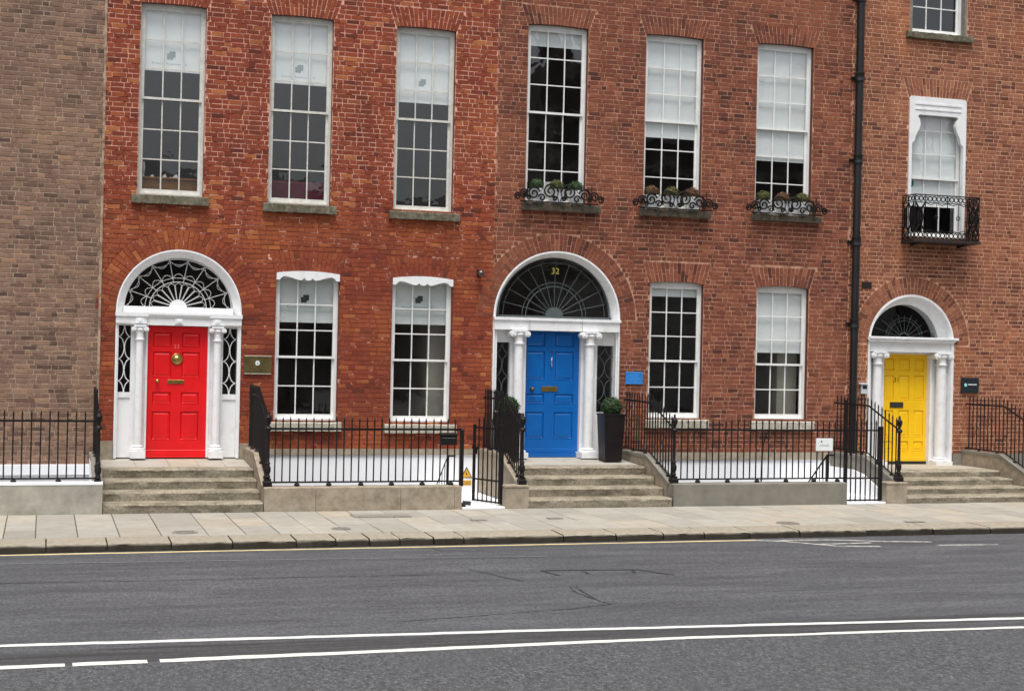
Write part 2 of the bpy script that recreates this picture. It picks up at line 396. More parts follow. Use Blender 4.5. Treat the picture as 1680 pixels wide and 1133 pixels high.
    def mesh(s, name, mats, smooth=False):
        me = bpy.data.meshes.new(name)
        me.from_pydata(s.v, [], s.f)
        for m in (mats if isinstance(mats, (list, tuple)) else [mats]): me.materials.append(mat(m))
        if any(s.mi): me.polygons.foreach_set('material_index', s.mi)
        if smooth: me.polygons.foreach_set('use_smooth', [True] * len(me.polygons))
        me.update()
        return me
    def build(s, name, mats, parent=None, smooth=False):
        return put(name, s.mesh(name, mats, smooth), parent)

def put(name, me, parent=None, loc=None, rot=None, scale=None):
    o = bpy.data.objects.new(name, me)
    COL.objects.link(o)
    if parent: o.parent = parent
    if loc: o.location = loc
    if rot: o.rotation_euler = rot
    if scale: o.scale = scale
    return o
def tag(o, label, cat, group=None):
    o['label'] = label; o['category'] = cat
    if group: o['group'] = group
    return o
def thing(name, label, cat, group=None, loc=(0, 0, 0)):
    o = bpy.data.objects.new(name, None); COL.objects.link(o); o.empty_display_size = 0.2
    o.location = loc
    return tag(o, label, cat, group)
def struct(o):
    o['kind'] = 'structure'; return o
def smooth_by_angle(o, deg=40):
    me = o.data
    me.polygons.foreach_set('use_smooth', [True] * len(me.polygons))
    me.set_sharp_from_angle(angle=rad(deg))
    return o
def text_mesh(txt, size, name, material, parent, loc, depth=0.003):
    cu = bpy.data.curves.new(name, 'FONT'); cu.body = txt; cu.size = size; cu.align_x = 'CENTER'; cu.align_y = 'CENTER'; cu.extrude = depth; cu.resolution_u = 3
    tmp = bpy.data.objects.new(name, cu)
    me = bpy.data.meshes.new_from_object(tmp)
    bpy.data.objects.remove(tmp); bpy.data.curves.remove(cu)
    me.materials.clear(); me.materials.append(mat(material))
    return put(name, me, parent, loc, (rad(90), 0, 0))
def jag(lo, hi): return random.uniform(lo, hi)

# ---------------------------------------------------------------- ground, road, pavement
GZ = -0.12
struct(MB().quad((-400, -400, GZ - 0.02), (400, -400, GZ - 0.02), (400, -6.0, GZ - 0.02), (-400, -6.0, GZ - 0.02)).build('ground', 'ground_far'))
struct(MB().quad((-90, -30, GZ), (120, -30, GZ), (120, -6.05, GZ), (-90, -6.05, GZ)).build('road', 'asphalt'))

def strip(pts, w, z, w_end=None, wob=0.0):
    """ragged painted strip along pts (x, y)"""
    m = MB()
    L = []; R = []; lo = 0.0; w_end = w if w_end is None else w_end; w_start = w; x_a, x_b = pts[0][0], pts[-1][0]
    for (ax, ay), (bx, by) in zip(pts[:-1], pts[1:]):
        n = max(1, int(math.hypot(bx - ax, by - ay) / (0.05 if wob else 0.12)))
        for i in range(n + 1):
            t = i / n; x = ax + (bx - ax) * t; y = ay + (by - ay) * t
            dx, dy = bx - ax, by - ay; l = math.hypot(dx, dy); nx, ny = -dy / l, dx / l
            lo = lo * 0.85 + jag(-0.007, 0.007); w = w_start + (w_end - w_start) * min(max((x - 2.0) / 9.0, 0), 1); e1, e2 = (jag(-0.007, 0.007) + lo, jag(-0.007, 0.007) - lo * 0.3) if not wob else (jag(-0.5, 0.4) * w, jag(-0.5, 0.4) * w)
            if wob: off = jag(-wob, wob); x += nx * off; y += ny * off
            L.append((x + nx * (w / 2 + e1), y + ny * (w / 2 + e1), z)); R.append((x - nx * (w / 2 + e2), y - ny * (w / 2 + e2), z))
    for i in range(len(L) - 1): m.quad(R[i], R[i + 1], L[i + 1], L[i])
    return m
Z4 = GZ + 0.004
def marking(name, segs, w, material, w_end=None, wob=0.0):
    m = MB()
    for s_ in segs: 
        q = strip(s_, w, Z4, w_end, wob); m.add(q.v, q.f)
    return struct(m.build(name, material))
marking('road_line', [[(-30, -12.02), (-0.34, -12.36), (4.65, -12.62), (10.55, -13.02), (40, -14.9)]], 0.12, 'line_white')
marking('road_line', [[(-30, -13.35), (0.235, -13.33)], [(0.30, -13.33), (0.95, -13.33)], [(1.06, -13.33), (6.25, -13.30), (10.2, -13.49), (40, -15.2)]], 0.14, 'line_cream', 0.09)
marking('kerbside_yellow_line', [[(-30, -6.24), (0, -6.29), (6.3, -6.325), (10.62, -6.35)]], 0.075, 'line_yellow')
marking('parking_bay_line', [[(10.62, -6.37), (11.0, -6.52), (11.58, -7.16), (12.25, -7.30)], [(10.95, -6.42), (11.84, -6.47), (12.67, -6.79), (13.38, -6.95)], [(11.44, -6.92), (12.34, -6.89)], [(13.24, -7.31), (14.29, -7.39)], [(16.4, -7.55), (17.5, -7.63)]], 0.085, 'line_worn')
marking('worn_guide_line', [[(-30, -6.2), (-0.48, -7.07), (3.91, -7.28), (6.81, -7.50)]], 0.06, 'line_ghost')
marking('tar_seam', [[(6.27, -8.77), (7.56, -8.88), (7.88, -9.41)], [(6.27, -8.77), (6.36, -9.2)], [(6.81, -8.9), (6.80, -9.1)], [(7.5, -8.9), (7.44, -9.1)]], 0.046, 'tar')
marking('road_crack', [[(5.31, -8.24), (5.36, -8.5), (5.51, -8.85), (5.62, -9.25), (5.78, -9.55)], [(6.21, -10.05), (6.13, -10.4), (6.16, -10.84), (6.25, -11.32)], [(6.27, -10.05), (6.22, -10.5), (6.2, -10.9)], [(6.25, -11.32), (5.62, -11.52), (4.6, -11.7), (3.6, -11.9)], [(5.39, -6.4), (5.44, -6.73), (5.9, -6.82), (6.42, -6.88)]], 0.018, 'tar', None, 0.010)
marking('tyre_seam', [[(-3, -8.6), (-0.44, -8.65), (1.67, -8.74), (3.0, -8.77), (4.71, -8.84)], [(9.6, -9.0), (10.5, -9.12), (11.6, -9.3)]], 0.020, 'tar', None, 0.008)

pav = struct(MB().box(-60, 90, -5.56, -2.60, -0.5, -0.014).build('pavement', 'paving_bed'))
xj = [-0.49, -0.06, 0.51, 1.08, 1.66, 2.32, 2.86, 3.35, 3.85]
while xj[-1] < 24: xj.append(xj[-1] + random.choice((0.46, 0.52, 0.58, 0.64, 0.72)))
while xj[0] > -5.5: xj.insert(0, xj[0] - random.choice((0.46, 0.55, 0.62)))
slab_cache = {}
for i in range(len(xj) - 1):
    w = round(xj[i + 1] - xj[i], 2)
    c1 = -3.55 + random.choice((-0.08, 0.0, 0.06)); c2 = -4.55 + random.choice((-0.06, 0.0, 0.1))
    for ya, yb in ((c1, -2.655), (c2, c1), (-5.50, c2)):
        d = round(yb - ya, 2); key = (w, d)
        if key not in slab_cache:
            slab_cache[key] = MB().box(-w / 2 + 0.006, w / 2 - 0.006, -d / 2 + 0.006, d / 2 - 0.006, -0.06, 0, 0.005).mesh('paving_slab', 'paving')
        o = put('paving_slab', slab_cache[key], pav, ((xj[i] + xj[i + 1]) / 2, (ya + yb) / 2, jag(-0.003, 0.003)), (jag(-0.002, 0.002), jag(-0.002, 0.002), 0))
        o.color = (random.random(), 0, 0, 1)
for a, b in ((-60, xj[0]), (xj[-1], 90)):
    struct(MB().box(a, b, -5.56, -2.655, -0.06, 0.0).build('pavement_continuation', 'paving_bed'))

kerb = struct(MB().box(-60, 90, -6.05, -5.52, -0.5, -0.05).build('kerb', 'paving_bed'))
kj = [0.08, 0.88, 1.74, 2.58, 3.48, 4.05, 4.54, 4.99, 5.50, 5.96, 7.52, 8.37, 9.15, 9.84, 10.62, 11.50, 12.71]
while kj[-1] < 24: kj.append(kj[-1] + jag(0.8, 1.3))
while kj[0] > -5.5: kj.insert(0, kj[0] - jag(0.75, 1.1))
for i in range(len(kj) - 1):
    a, b = kj[i] + 0.010, kj[i + 1] - 0.010
    m = MB(); n = max(3, int((b - a) / 0.09)); yo = jag(-0.018, 0.018)
    prof = [(-5.515, -0.10), (-5.515, 0.0), (-6.09, -0.003), (-6.13, -0.009), (-6.150, -0.022), (-6.160, -0.055), (-6.175, -0.30)]
    rows = []
    for k in range(n + 1):
        x = a + (b - a) * k / n; e = 0.02 if k in (0, n) else 0
        rows.append([(x, y + (yo + jag(-0.009, 0.009) + e if j > 2 else 0) - 0.012 * 0, z + (jag(-0.006, 0.006) - e * 0.5 if 1 < j < 5 else 0)) for j, (y, z) in enumerate(prof)])
    vs = [v for r_ in rows for v in r_]; q = len(prof)
    fs = [(k * q + j, k * q + j + 1, (k + 1) * q + j + 1, (k + 1) * q + j) for k in range(n) for j in range(q - 1)]
    fs += [tuple(range(q - 1, -1, -1)), tuple(n * q + j for j in range(q))]
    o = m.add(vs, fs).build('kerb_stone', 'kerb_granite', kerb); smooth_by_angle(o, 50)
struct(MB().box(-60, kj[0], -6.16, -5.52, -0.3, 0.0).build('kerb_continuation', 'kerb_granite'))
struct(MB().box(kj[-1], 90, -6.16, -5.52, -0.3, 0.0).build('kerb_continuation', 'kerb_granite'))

def round_cover(x, y, r, label):
    t = thing('manhole_cover', label, 'manhole cover', 'covers set in the pavement', (x, y, 0.004))
    n = 20
    MB().prism_z([(r * math.cos(2 * math.pi * k / n), r * math.sin(2 * math.pi * k / n)) for k in range(n)], 0, 0.006).build('lid', 'cover_iron', t)
    for k in range(-2, 3):
        MB().box(-r * 0.7, r * 0.7, k * r * 0.3 - 0.012, k * r * 0.3 + 0.012, 0.006, 0.011).build('rib', 'cover_iron', t)
def rect_cover(x, y, w, d, label):
    t = thing('manhole_cover', label, 'manhole cover', 'covers set in the pavement', (x, y, 0.004))
    MB().box(-w / 2, w / 2, -d / 2, d / 2, 0, 0.006).build('frame', 'cover_iron', t)
    MB().box(-w / 2 + 0.02, w / 2 - 0.02, -d / 2 + 0.02, d / 2 - 0.02, 0.006, 0.010).build('lid', 'cover_iron', t)
round_cover(2.01, -5.14, 0.19, 'small round cover in the paving in front of the red door steps')
round_cover(4.34, -5.02, 0.15, 'smaller round cover by the kerb in front of the white barred wall')
round_cover(11.75, -5.28, 0.20, 'round cover by the kerb left of the yellow door gate')
rect_cover(6.74, -4.23, 0.26, 0.16, 'little rectangular cover in the paving in front of the open gate')
rect_cover(8.07, -4.14, 0.26, 0.16, 'little rectangular cover in the paving in front of the blue door steps')
rect_cover(5.30, -3.45, 0.95, 0.42, 'long rectangular cover in the paving below the black letter box')
rect_cover(14.07, -5.49 + 0.1, 0.34, 0.14, 'rectangular cover by the kerb in front of the yellow door steps')
struct(MB().quad((-60, -2.66, -2.3), (90, -2.66, -2.3), (90, 0.2, -2.3), (-60, 0.2, -2.3)).build('area_floor', 'masonry_white'))

# ---------------------------------------------------------------- brick walls
def arc_z(x, x0, x1, z1, rise):
    if rise <= 0: return z1
    w = (x1 - x0) / 2; cx = (x0 + x1) / 2
    R = (w * w + rise * rise) / (2 * rise)
    return z1 + rise - R + math.sqrt(max(R * R - (x - cx) ** 2, 0))
COURSE = 0.0868
JOINT = 0.0175
class Bricks:
    def __init__(s): s.v = []; s.f = []; s.r = []
    def quad(s, poly, rnd, yf, ch=0.003):
        cx = sum(p[0] for p in poly) / 4; cz = sum(p[1] for p in poly) / 4
        o = len(s.v)
        for x, z in poly:
            dx, dz = cx - x, cz - z
            s.v.append((x + math.copysign(min(ch, abs(dx)), dx), yf, z + math.copysign(min(ch, abs(dz)), dz)))
        s.v += [(x, yf + ch, z) for x, z in poly] + [(x, 0.035, z) for x, z in poly]
        s.f.append((o, o + 1, o + 2, o + 3))
        for k in (0, 4):
            for i in range(4):
                j = (i + 1) % 4
                s.f.append((o + k + i, o + k + i + 4, o + k + j + 4, o + k + j))
        s.r += [rnd] * 9

def house_wall(house, key, x0, x1, z0, z1, wins, doors, jit, seed, reveal, joint=JOINT, COURSE=COURSE):
    """wins: (x0,x1,z0,z1,rise,archH)  doors: (x0,x1,z0,spring,rise,ringH)"""
    rnd = random.Random(seed)
    m = MB(); YM = 0.0035
    holes = [(a, b, c, d + r) for a, b, c, d, r, h in wins + doors]
    m.holed(x0, x1, z0, z1, holes, YM)
    for a, b, c, d, r, h in wins + doors:
        n = 40 if r > 0.3 else 10
        xs = [(a + b) / 2 - (b - a) / 2 * math.cos(math.pi * k / n) for k in range(n + 1)]
        top = d + r
        for k in range(n):
            za, zb = arc_z(xs[k], a, b, d, r), arc_z(xs[k + 1], a, b, d, r)
            if r > 0: m.cur = 0; m.quad((xs[k], YM, za), (xs[k + 1], YM, zb), (xs[k + 1], YM, top), (xs[k], YM, top))
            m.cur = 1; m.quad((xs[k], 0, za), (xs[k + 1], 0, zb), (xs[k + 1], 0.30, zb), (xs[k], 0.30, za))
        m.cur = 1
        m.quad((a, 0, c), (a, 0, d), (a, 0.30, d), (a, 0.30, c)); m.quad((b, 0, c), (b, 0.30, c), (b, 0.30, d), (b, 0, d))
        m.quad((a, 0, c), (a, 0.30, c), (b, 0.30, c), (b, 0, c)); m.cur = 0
    wall = m.build('wall', ['mortar_' + key, reveal], house)
    B = Bricks(); full = []
    def excl(zm):
        out = []
        for a, b, c, d, r, h in wins:
            if c < zm < d: out.append((a, b))
            elif d <= zm < d + h:
                t = (zm - d) / h; out.append((a - 0.02 - 0.13 * t, b + 0.02 + 0.13 * t))
        for a, b, c, d, r, h in doors:
            if c < zm < d: out.append((a, b))
            elif d <= zm:
                cx = (a + b) / 2; R = (b - a) / 2 + h
                q = R * R - (zm - d) ** 2
                if q > 0: out.append((cx - math.sqrt(q), cx + math.sqrt(q)))
        return sorted(out)
    n = int((z1 - z0) / COURSE)
    for i in range(n):
        za = z0 + i * COURSE; zb = za + COURSE - joint; zm = (za + zb) / 2
        ex = excl(zm)
        spans = []; cur = x0
        for a, b in ex:
            if a > cur: spans.append((cur, a))
            cur = max(cur, b)
        if cur < x1: spans.append((cur, x1))
        off = (0.0 if i % 2 else 0.183) + rnd.uniform(-0.03, 0.03)
        x = x0 - 0.4 + off; k = i
        while x < x1:
            L = 0.222 if k % 2 == 0 else 0.104
            L += rnd.uniform(-0.008, 0.008) * jit
            a, b = x, x + L; x = b + joint * 0.72; k += 1
            for s0, s1 in spans:
                p, q = max(a, s0 + (joint if s0 > x0 else 0.002)), min(b, s1 - joint * (0.6 if s1 < x1 else 0.2))
                if q - p < 0.03: continue
                j = lambda: rnd.uniform(-0.0022, 0.0022) * jit
                rv = min(max(rnd.gauss(0.5, 0.26), 0.0), 1.0)
                yf = rnd.uniform(-0.0030, 0.0005)
                if k % 2 == 1 and q - p > 0.21 and a > -1.2 and zm < 9.4:
                    full.append(((p + q) / 2, zm, q - p, zb - za, rv, yf))
                else:
                    B.quad([(p + j(), za + j()), (q + j(), za + j()), (q + j(), zb + j()), (p + j(), zb + j())], rv, yf)
    # arches of cut bricks
    for a, b, c, d, r, h in wins:
        N = max(9, int(round((b - a + 0.15) / 0.083)))
        for k in range(N):
            t0, t1 = k / N, (k + 1) / N
            bl = lambda t: a - 0.02 + (b - a + 0.04) * t
            tl = lambda t: a - 0.15 + (b - a + 0.30) * t
            g = joint * 0.40
            zb0 = arc_z(min(max(bl(t0), a), b), a, b, d, r) + 0.004; zb1 = arc_z(min(max(bl(t1), a), b), a, b, d, r) + 0.004
            f = (0.62 if k % 2 else 0.40)
            lerp = lambda u, v, w: u + (v - u) * w
            B0, B1, T0, T1 = bl(t0) + g, bl(t1) - g, tl(t0) + g, tl(t1) - g
            zt = d + h - 0.006; zt0, zt1 = zt, zt
            m0, m1, z_0, z_1 = lerp(B0, T0, f), lerp(B1, T1, f), lerp(zb0, zt, f), lerp(zb1, zt, f)
            rv = min(max(rnd.gauss(0.55, 0.22), 0), 1)
            B.quad([(B0, zb0), (B1, zb1), (m1, z_1 - g), (m0, z_0 - g)], rv, -0.002)
            B.quad([(m0, z_0 + g), (m1, z_1 + g), (T1, zt1), (T0, zt0)], min(max(rnd.gauss(0.55, 0.22), 0), 1), -0.002)
    for a, b, c, d, r, h in doors:
        cx = (a + b) / 2; r0 = (b - a) / 2 + 0.006; r1 = r0 + h - 0.02
        N = int(math.pi * (r0 + h * 0.4) / 0.083)
        for k in range(N):
            g = joint * 0.36
            f = 0.64 if k % 2 else 0.36
            rm = r0 + (r1 - r0) * f
            for ra, rb in ((r0, rm - 0.006), (rm + 0.006, r1)):
                a0, a1 = math.pi * k / N, math.pi * (k + 1) / N
                pt = lambda R, an, sg: (cx + R * math.cos(an + sg * g / R), d + R * math.sin(an + sg * g / R))
                B.quad([pt(ra, a1, -1), pt(ra, a0, 1), pt(rb, a0, 1), pt(rb, a1, -1)], min(max(rnd.gauss(0.55, 0.24), 0), 1), -0.002)
    # whole stretchers nearest the camera are bricks of their own, the rest is one mesh
    full.sort(key=lambda q: q[0] ** 2 + (q[1] - 2.8) ** 2)
    base = []
    for v in range(3):
        bb = Bricks(); w, hh = 0.222, COURSE - joint
        jj = lambda: rnd.uniform(-0.002, 0.002) * jit
        bb.quad([(-w / 2 + jj(), -hh / 2 + jj()), (w / 2 + jj(), -hh / 2 + jj()), (w / 2 + jj(), hh / 2 + jj()), (-w / 2 + jj(), hh / 2 + jj())], 0, 0.0)
        me = bpy.data.meshes.new('brick'); me.from_pydata(bb.v, [], bb.f); me.materials.append(mat('brick_' + key)); me.update(); base.append(me)
    for i, (cx, cz, w, hh, rv, yf) in enumerate(full[:295]):
        o = put('brick', base[i % 3], wall, (cx, yf, cz), None, (w / 0.222, 1, 1)); o.color = (rv, 0, 0, 1)
    for cx, cz, w, hh, rv, yf in full[295:]:
        j = lambda: rnd.uniform(-0.0022, 0.0022) * jit
        B.quad([(cx - w / 2 + j(), cz - hh / 2 + j()), (cx + w / 2 + j(), cz - hh / 2 + j()), (cx + w / 2 + j(), cz + hh / 2 + j()), (cx - w / 2 + j(), cz + hh / 2 + j())], rv, yf)
    me = bpy.data.meshes.new('brickwork'); me.from_pydata(B.v, [], B.f); me.materials.append(mat('brick_' + key))
    at = me.attributes.new('rnd', 'FLOAT', 'FACE'); at.data.foreach_set('value', np.array(B.r, dtype=np.float32)); me.update()
    o = put('brickwork', me, wall); o['kind'] = 'stuff'; o.color = (0, 0, 0, 1)
    return wall

PANE = MB().box(-0.5, 0.5, -0.5, 0.5, -0.5, 0.5).mesh('pane', 'glass')
def pane(parent, x0, x1, y, z0, z1):
    return put('pane', PANE, parent, ((x0 + x1) / 2, y, (z0 + z1) / 2), (jag(-0.007, 0.007), 0, jag(-0.007, 0.007)), (x1 - x0, 0.004, z1 - z0))

def sash_window(house, x0, x1, z0, z1, rise, zmeet, nu, nl, blind=None, paint='sash_paint', depth=0.10, logo=None, blind_mat='blind_cloth', top_z=None, label=None):
    """two hung sashes, three panes wide, nu rows above and nl rows below the meeting rail"""
    y = depth; F = 0.045
    m = MB()
    n = 8
    # outer sash box: jambs, head following the arch, bottom rail board
    m.box(x0 - 0.01, x0 + F, y, y + 0.10, z0, z1); m.box(x1 - F, x1 + 0.01, y, y + 0.10, z0, z1)
    hz = z1 - 0.055
    poly = [(x0 + F, hz), (x1 - F, hz)] + [(x1 - F - (x1 - x0 - 2 * F) * k / n, arc_z(x1 - F - (x1 - x0 - 2 * F) * k / n, x0, x1, z1, rise) + 0.01) for k in range(n + 1)]
    m.prism(poly, y, y + 0.10)
    m.box(x0 + F, x1 - F, y - 0.02, y + 0.10, z0, z0 + 0.035)
    w = m.build('window', paint, house)
    if label: w['label'] = label
    a, b = x0 + F, x1 - F
    st, gb = 0.042, 0.022
    for nm, za, zb, rows, ys, br, tr in (('upper_sash', zmeet - 0.022, hz, nu, y + 0.012, 0.042, 0.04), ('lower_sash', z0 + 0.035, zmeet + 0.020, nl, y + 0.05, 0.078, 0.036)):
        f = MB(); d = 0.034
        f.box(a, a + st, ys, ys + d, za, zb); f.box(b - st, b, ys, ys + d, za, zb)
        f.box(a + st, b - st, ys, ys + d, za, za + br); f.box(a + st, b - st, ys, ys + d, zb - tr, zb)
        ia, ib, ja, jb = a + st, b - st, za + br, zb - tr
        xs = [ia + (ib - ia) * k / 3 for k in range(4)]; zs = [ja + (jb - ja) * k / rows for k in range(rows + 1)]
        for k in (1, 2): f.box(xs[k] - gb / 2, xs[k] + gb / 2, ys + 0.004, ys + d - 0.004, ja, jb)
        for k in range(1, rows):
            for q in range(3):
                f.box(xs[q] + (gb / 2 if q else 0), xs[q + 1] - (gb / 2 if q < 2 else 0), ys + 0.006, ys + d - 0.006, zs[k] - gb / 2, zs[k] + gb / 2)
        f.build(nm, paint, w)
        for q in range(3):
            for k in range(rows):
                pane(w, xs[q] + (gb / 2 if q else 0), xs[q + 1] - (gb / 2 if q < 2 else 0), ys + d / 2, zs[k] + (gb / 2 if k else 0), zs[k + 1] - (gb / 2 if k < rows - 1 else 0))
    if blind:
        bm = MB().box(a + 0.012, b - 0.012, y + 0.092, y + 0.096, blind, z1 - 0.03)
        bm.box(a + 0.012, b - 0.012, y + 0.088, y + 0.100, blind - 0.022, blind)
        bo = bm.build('roller_blind', blind_mat, w)
    if logo:
        lz, lm, size, tm = logo
        cx = (a + b) / 2 - 0.02; s = size; yb = y + 0.0885
        MB().prism([(cx - s, lz - s * 0.95), (cx + s * 0.45, lz - s * 0.95), (cx + s * 0.45, lz - s * 0.45), (cx + s, lz - s * 0.45), (cx + s, lz + s), (cx - s * 0.45, lz + s), (cx - s * 0.45, lz + s * 0.45), (cx - s, lz + s * 0.45)], yb, yb + 0.003).build('blind_logo', lm, w)
        f = MB(); x = cx - 0.33; zz = lz - s - 0.09
        for word in (0.20, 0.30, 0.05):                     # lettering too small to read in the photograph
            e = x + word; first = True
            while x < e - 0.012:
                ww = 0.022 if first else jag(0.012, 0.017); hh = 0.034 if first else 0.021
                f.box(x, x + ww * 0.72, yb, yb + 0.002, zz, zz + hh); x += ww + 0.004; first = False
            x += 0.045
        f.build('blind_lettering', tm, w)
    return w

def sill(w, x0, x1, z0, z1, material='sill_stone', proj=0.09, rough=True):
    m = MB(); n = 22 if rough else 4
    rows = []
    for k in range(n + 1):
        x = x0 + (x1 - x0) * k / n; e = 0.006 if rough else 0.001
        rows.append([(x, 0.12, z1 + 0.012), (x, -proj + 0.012, z1 + jag(-e, e)), (x, -proj + jag(-e, e), z1 - 0.015), (x, -proj + jag(-e, e), z0 + jag(-e, e)), (x, 0.05, z0)])
    vs = [v for r in rows for v in r]
    fs = [(k * 5 + j, k * 5 + j + 1, (k + 1) * 5 + j + 1, (k + 1) * 5 + j) for k in range(n) for j in range(4)]
    fs += [(4, 3, 2, 1, 0), tuple(n * 5 + j for j in range(5))]
    return m.add(vs, fs).build('sill', material, w)

def interior(house, x0, x1, z1, floors, material='room', depth=5.0):
    m = MB(); y0 = 0.31
    m.quad((x0, depth, -2.3), (x1, depth, -2.3), (x1, depth, z1), (x0, depth, z1))
    m.quad((x0, y0, -2.3), (x0, depth, -2.3), (x0, depth, z1), (x0, y0, z1))
    m.quad((x1, y0, -2.3), (x1, y0, z1), (x1, depth, z1), (x1, depth, -2.3))
    for z in floors: m.box(x0, x1, y0, depth, z - 0.2, z)
    m.quad((x0, 0.008, z1), (x1, 0.008, z1), (x1, depth, z1), (x0, depth, z1))
    return m.build('room_shell', material, house)

def basement(house, x0, x1, band0, band1, band_mat='granite'):
    MB().box(x0, x1, 0.0, 0.25, -2.3, band0).build('basement_wall', 'masonry_white', house)
    return MB().box(x0, x1, -0.03, 0.2, band0, band1).build('stone_band', band_mat, house)

# houses ------------------------------------------------------------------------------------------------
XB = (0.93, 8.18, 15.89)
red = thing('brick_house', 'red brick terraced house with the red front door and scalloped hoods over the lower windows', 'house', 'terraced houses', (4.5, 0, 0))
blu = thing('brick_house', 'brown-red brick terraced house with the blue front door and planted window ledges', 'house', 'terraced houses', (12, 0, 0))
yel = thing('brick_house', 'orange-brown brick terraced house with the yellow front door and small iron balcony', 'house', 'terraced houses', (18, 0, 0))
gry = thing('brick_house', 'grey-brown brick house at the left edge, blank wall without windows', 'house', 'terraced houses', (-1, 0, 0))
for h in (red, blu, yel, gry): h.location = (0, 0, 0)

WR = [(1.52, 2.67, 5.39, 8.80), (3.84, 4.99, 5.35, 8.79), (6.19, 7.34, 5.33, 8.78)]
GR = [(4.03, 5.20, 1.37, 4.08), (6.21, 7.38, 1.35, 4.06)]
WB = [(8.79, 10.02, 5.60, 9.05), (11.25, 12.49, 5.60, 9.06), (13.70, 14.97, 5.62, 9.09)]
GB = [(11.44, 12.60, 1.45, 4.14), (13.79, 14.97, 1.44, 4.13)]
W7 = (17.23, 18.62, 9.64, 11.7)
W8 = (17.25, 18.64, 5.32, 8.28)
TOP = 12.3
house_wall(red, 'red', XB[0], XB[1], 0.85, TOP, [(*w, 0.02, 0.38) for w in WR] + [(*g, 0.05, 0.40) for g in GR], [(1.20, 3.41, 0.3, 3.32, 1.105, 0.37)], 1.7, 1, 'reveal_red', 0.0155)
house_wall(blu, 'blue_house', XB[1], XB[2], 0.78, TOP, [(*w, 0.025, 0.38) for w in WB] + [(*g, 0.045, 0.42) for g in GB], [(8.20, 10.81, 0.3, 3.39, 1.305, 0.34)], 1.0, 2, 'reveal_blue')
house_wall(yel, 'yellow_house', XB[2], 25.5, 0.75, TOP, [(*W7, 0.0, 0.40), (*W8, 0.0, 0.40)], [(16.385, 18.46, 0.3, 3.06, 1.0375, 0.38)], 1.1, 3, 'reveal_yellow', JOINT, 0.0845)
house_wall(gry, 'grey', -5.5, XB[0] - 0.012, 0.58, TOP, [], [], 1.5, 4, 'reveal_grey', 0.018, 0.0835)
interior(red, XB[0] + 0.05, XB[1] - 0.02, TOP, (0.7, 4.75, 10.3))
interior(blu, XB[1] + 0.02, XB[2] - 0.02, TOP, (0.78, 4.9, 10.4))
interior(yel, XB[2] + 0.02, 25.5, TOP, (0.52, 5.0, 9.2))
basement(red, 3.66, XB[1] - 0.1, 0.74, 0.85)
basement(blu, 11.04, XB[2] - 0.1, 0.63, 0.78)
basement(yel, XB[2] - 0.1, 16.36, 0.5, 0.75, 'granite_grey')
MB().box(18.48, 25.5, -0.03, 0.2, -2.3, 0.75).build('stone_band', 'granite_grey', yel)
MB().box(XB[0] + 0.02, 1.19, -0.05, 0.2, 0.5, 0.99).build('stone_band', 'granite', red)
MB().box(3.42, 3.66, -0.04, 0.2, -1, 0.95).build('stone_band', 'granite', red)
MB().box(XB[1] - 0.1, 8.19, -0.04, 0.2, -1, 0.84).build('stone_band', 'granite', blu)
MB().box(10.82, 11.04, -0.03, 0.2, -1, 0.80).build('stone_band', 'granite', blu)
MB().box(-5.5, XB[0], -0.01, 0.2, -2.3, 0.38).build('basement_wall', 'masonry_white', gry)
MB().box(-5.5, XB[0] - 0.08, -0.10, 0.2, 0.40, 0.58).build('white_ledge', 'masonry_white', gry)
MB().box(XB[0] - 0.03, XB[0] + 0.012, -0.012, 0.2, 1.0, TOP).build('party_joint', 'mortar_grey', gry)

ow = 'old_sash_paint'
w = sash_window(red, *WR[0], 0.02, 7.13, 3, 3, 7.66, ow, logo=(7.93, 'print_grey', 0.075, 'print_faint')); sill(w, 1.42, 2.77, 5.23, 5.38)
w = sash_window(red, *WR[1], 0.02, 7.07, 3, 3, 7.60, ow, logo=(7.87, 'print_grey', 0.075, 'print_faint')); sill(w, 3.75, 5.10, 5.19, 5.34)
w = sash_window(red, *WR[2], 0.02, 7.07, 3, 3, 7.42, ow, logo=(7.79, 'print_grey', 0.070, 'print_faint')); sill(w, 6.11, 7.47, 5.17, 5.31)
w = sash_window(red, *GR[0], 0.05, 2.54, 3, 2, 3.20, blind_mat='blind_cream', logo=(3.62, 'print_dark', 0.075, 'print_grey')); sill(w, 3.95, 5.28, 1.18, 1.34, 'sill_pale')
w = sash_window(red, *GR[1], 0.05, 2.52, 3, 2, 3.22, blind_mat='blind_cream', logo=(3.67, 'print_dark', 0.072, 'print_grey')); sill(w, 6.10, 7.49, 1.15, 1.31, 'sill_pale')
for (a, b, _, zt) in GR:                                         # scalloped hood boards
    c = (a + b) / 2; hw = (b - a) / 2; zt += 0.035
    P = [(c - hw, zt - 0.165), (c - hw * 0.89, zt - 0.16)]
    def cv(u): 
        return -0.10 if u is None else u
    prof = [(-0.86, -0.13), (-0.81, -0.105), (-0.74, -0.095), (-0.62, -0.103), (-0.45, -0.135), (-0.32, -0.158), (-0.22, -0.162), (-0.165, -0.140), (-0.13, -0.115), (-0.10, -0.145), (-0.05, -0.162), (0.0, -0.166)]
    P += [(c + u * hw, zt + v) for u, v in prof] + [(c - u * hw, zt + v) for u, v in prof[::-1][1:]]
    P += [(c + hw * 0.89, zt - 0.16), (c + hw, zt - 0.165)]
    P += [(c + hw - 2 * hw * k / 8, zt - 0.035 + 0.045 * (1 - (1 - k / 4) ** 2)) for k in range(9)]
    MB().prism(P, -0.035, 0.05).build('window_hood', 'white_paint', red)
w = sash_window(blu, *WB[0], 0.025, 7.38, 3, 3, 8.70); sill(w, 8.71, 10.31, 5.46, 5.60, 'sill_black', 0.12)
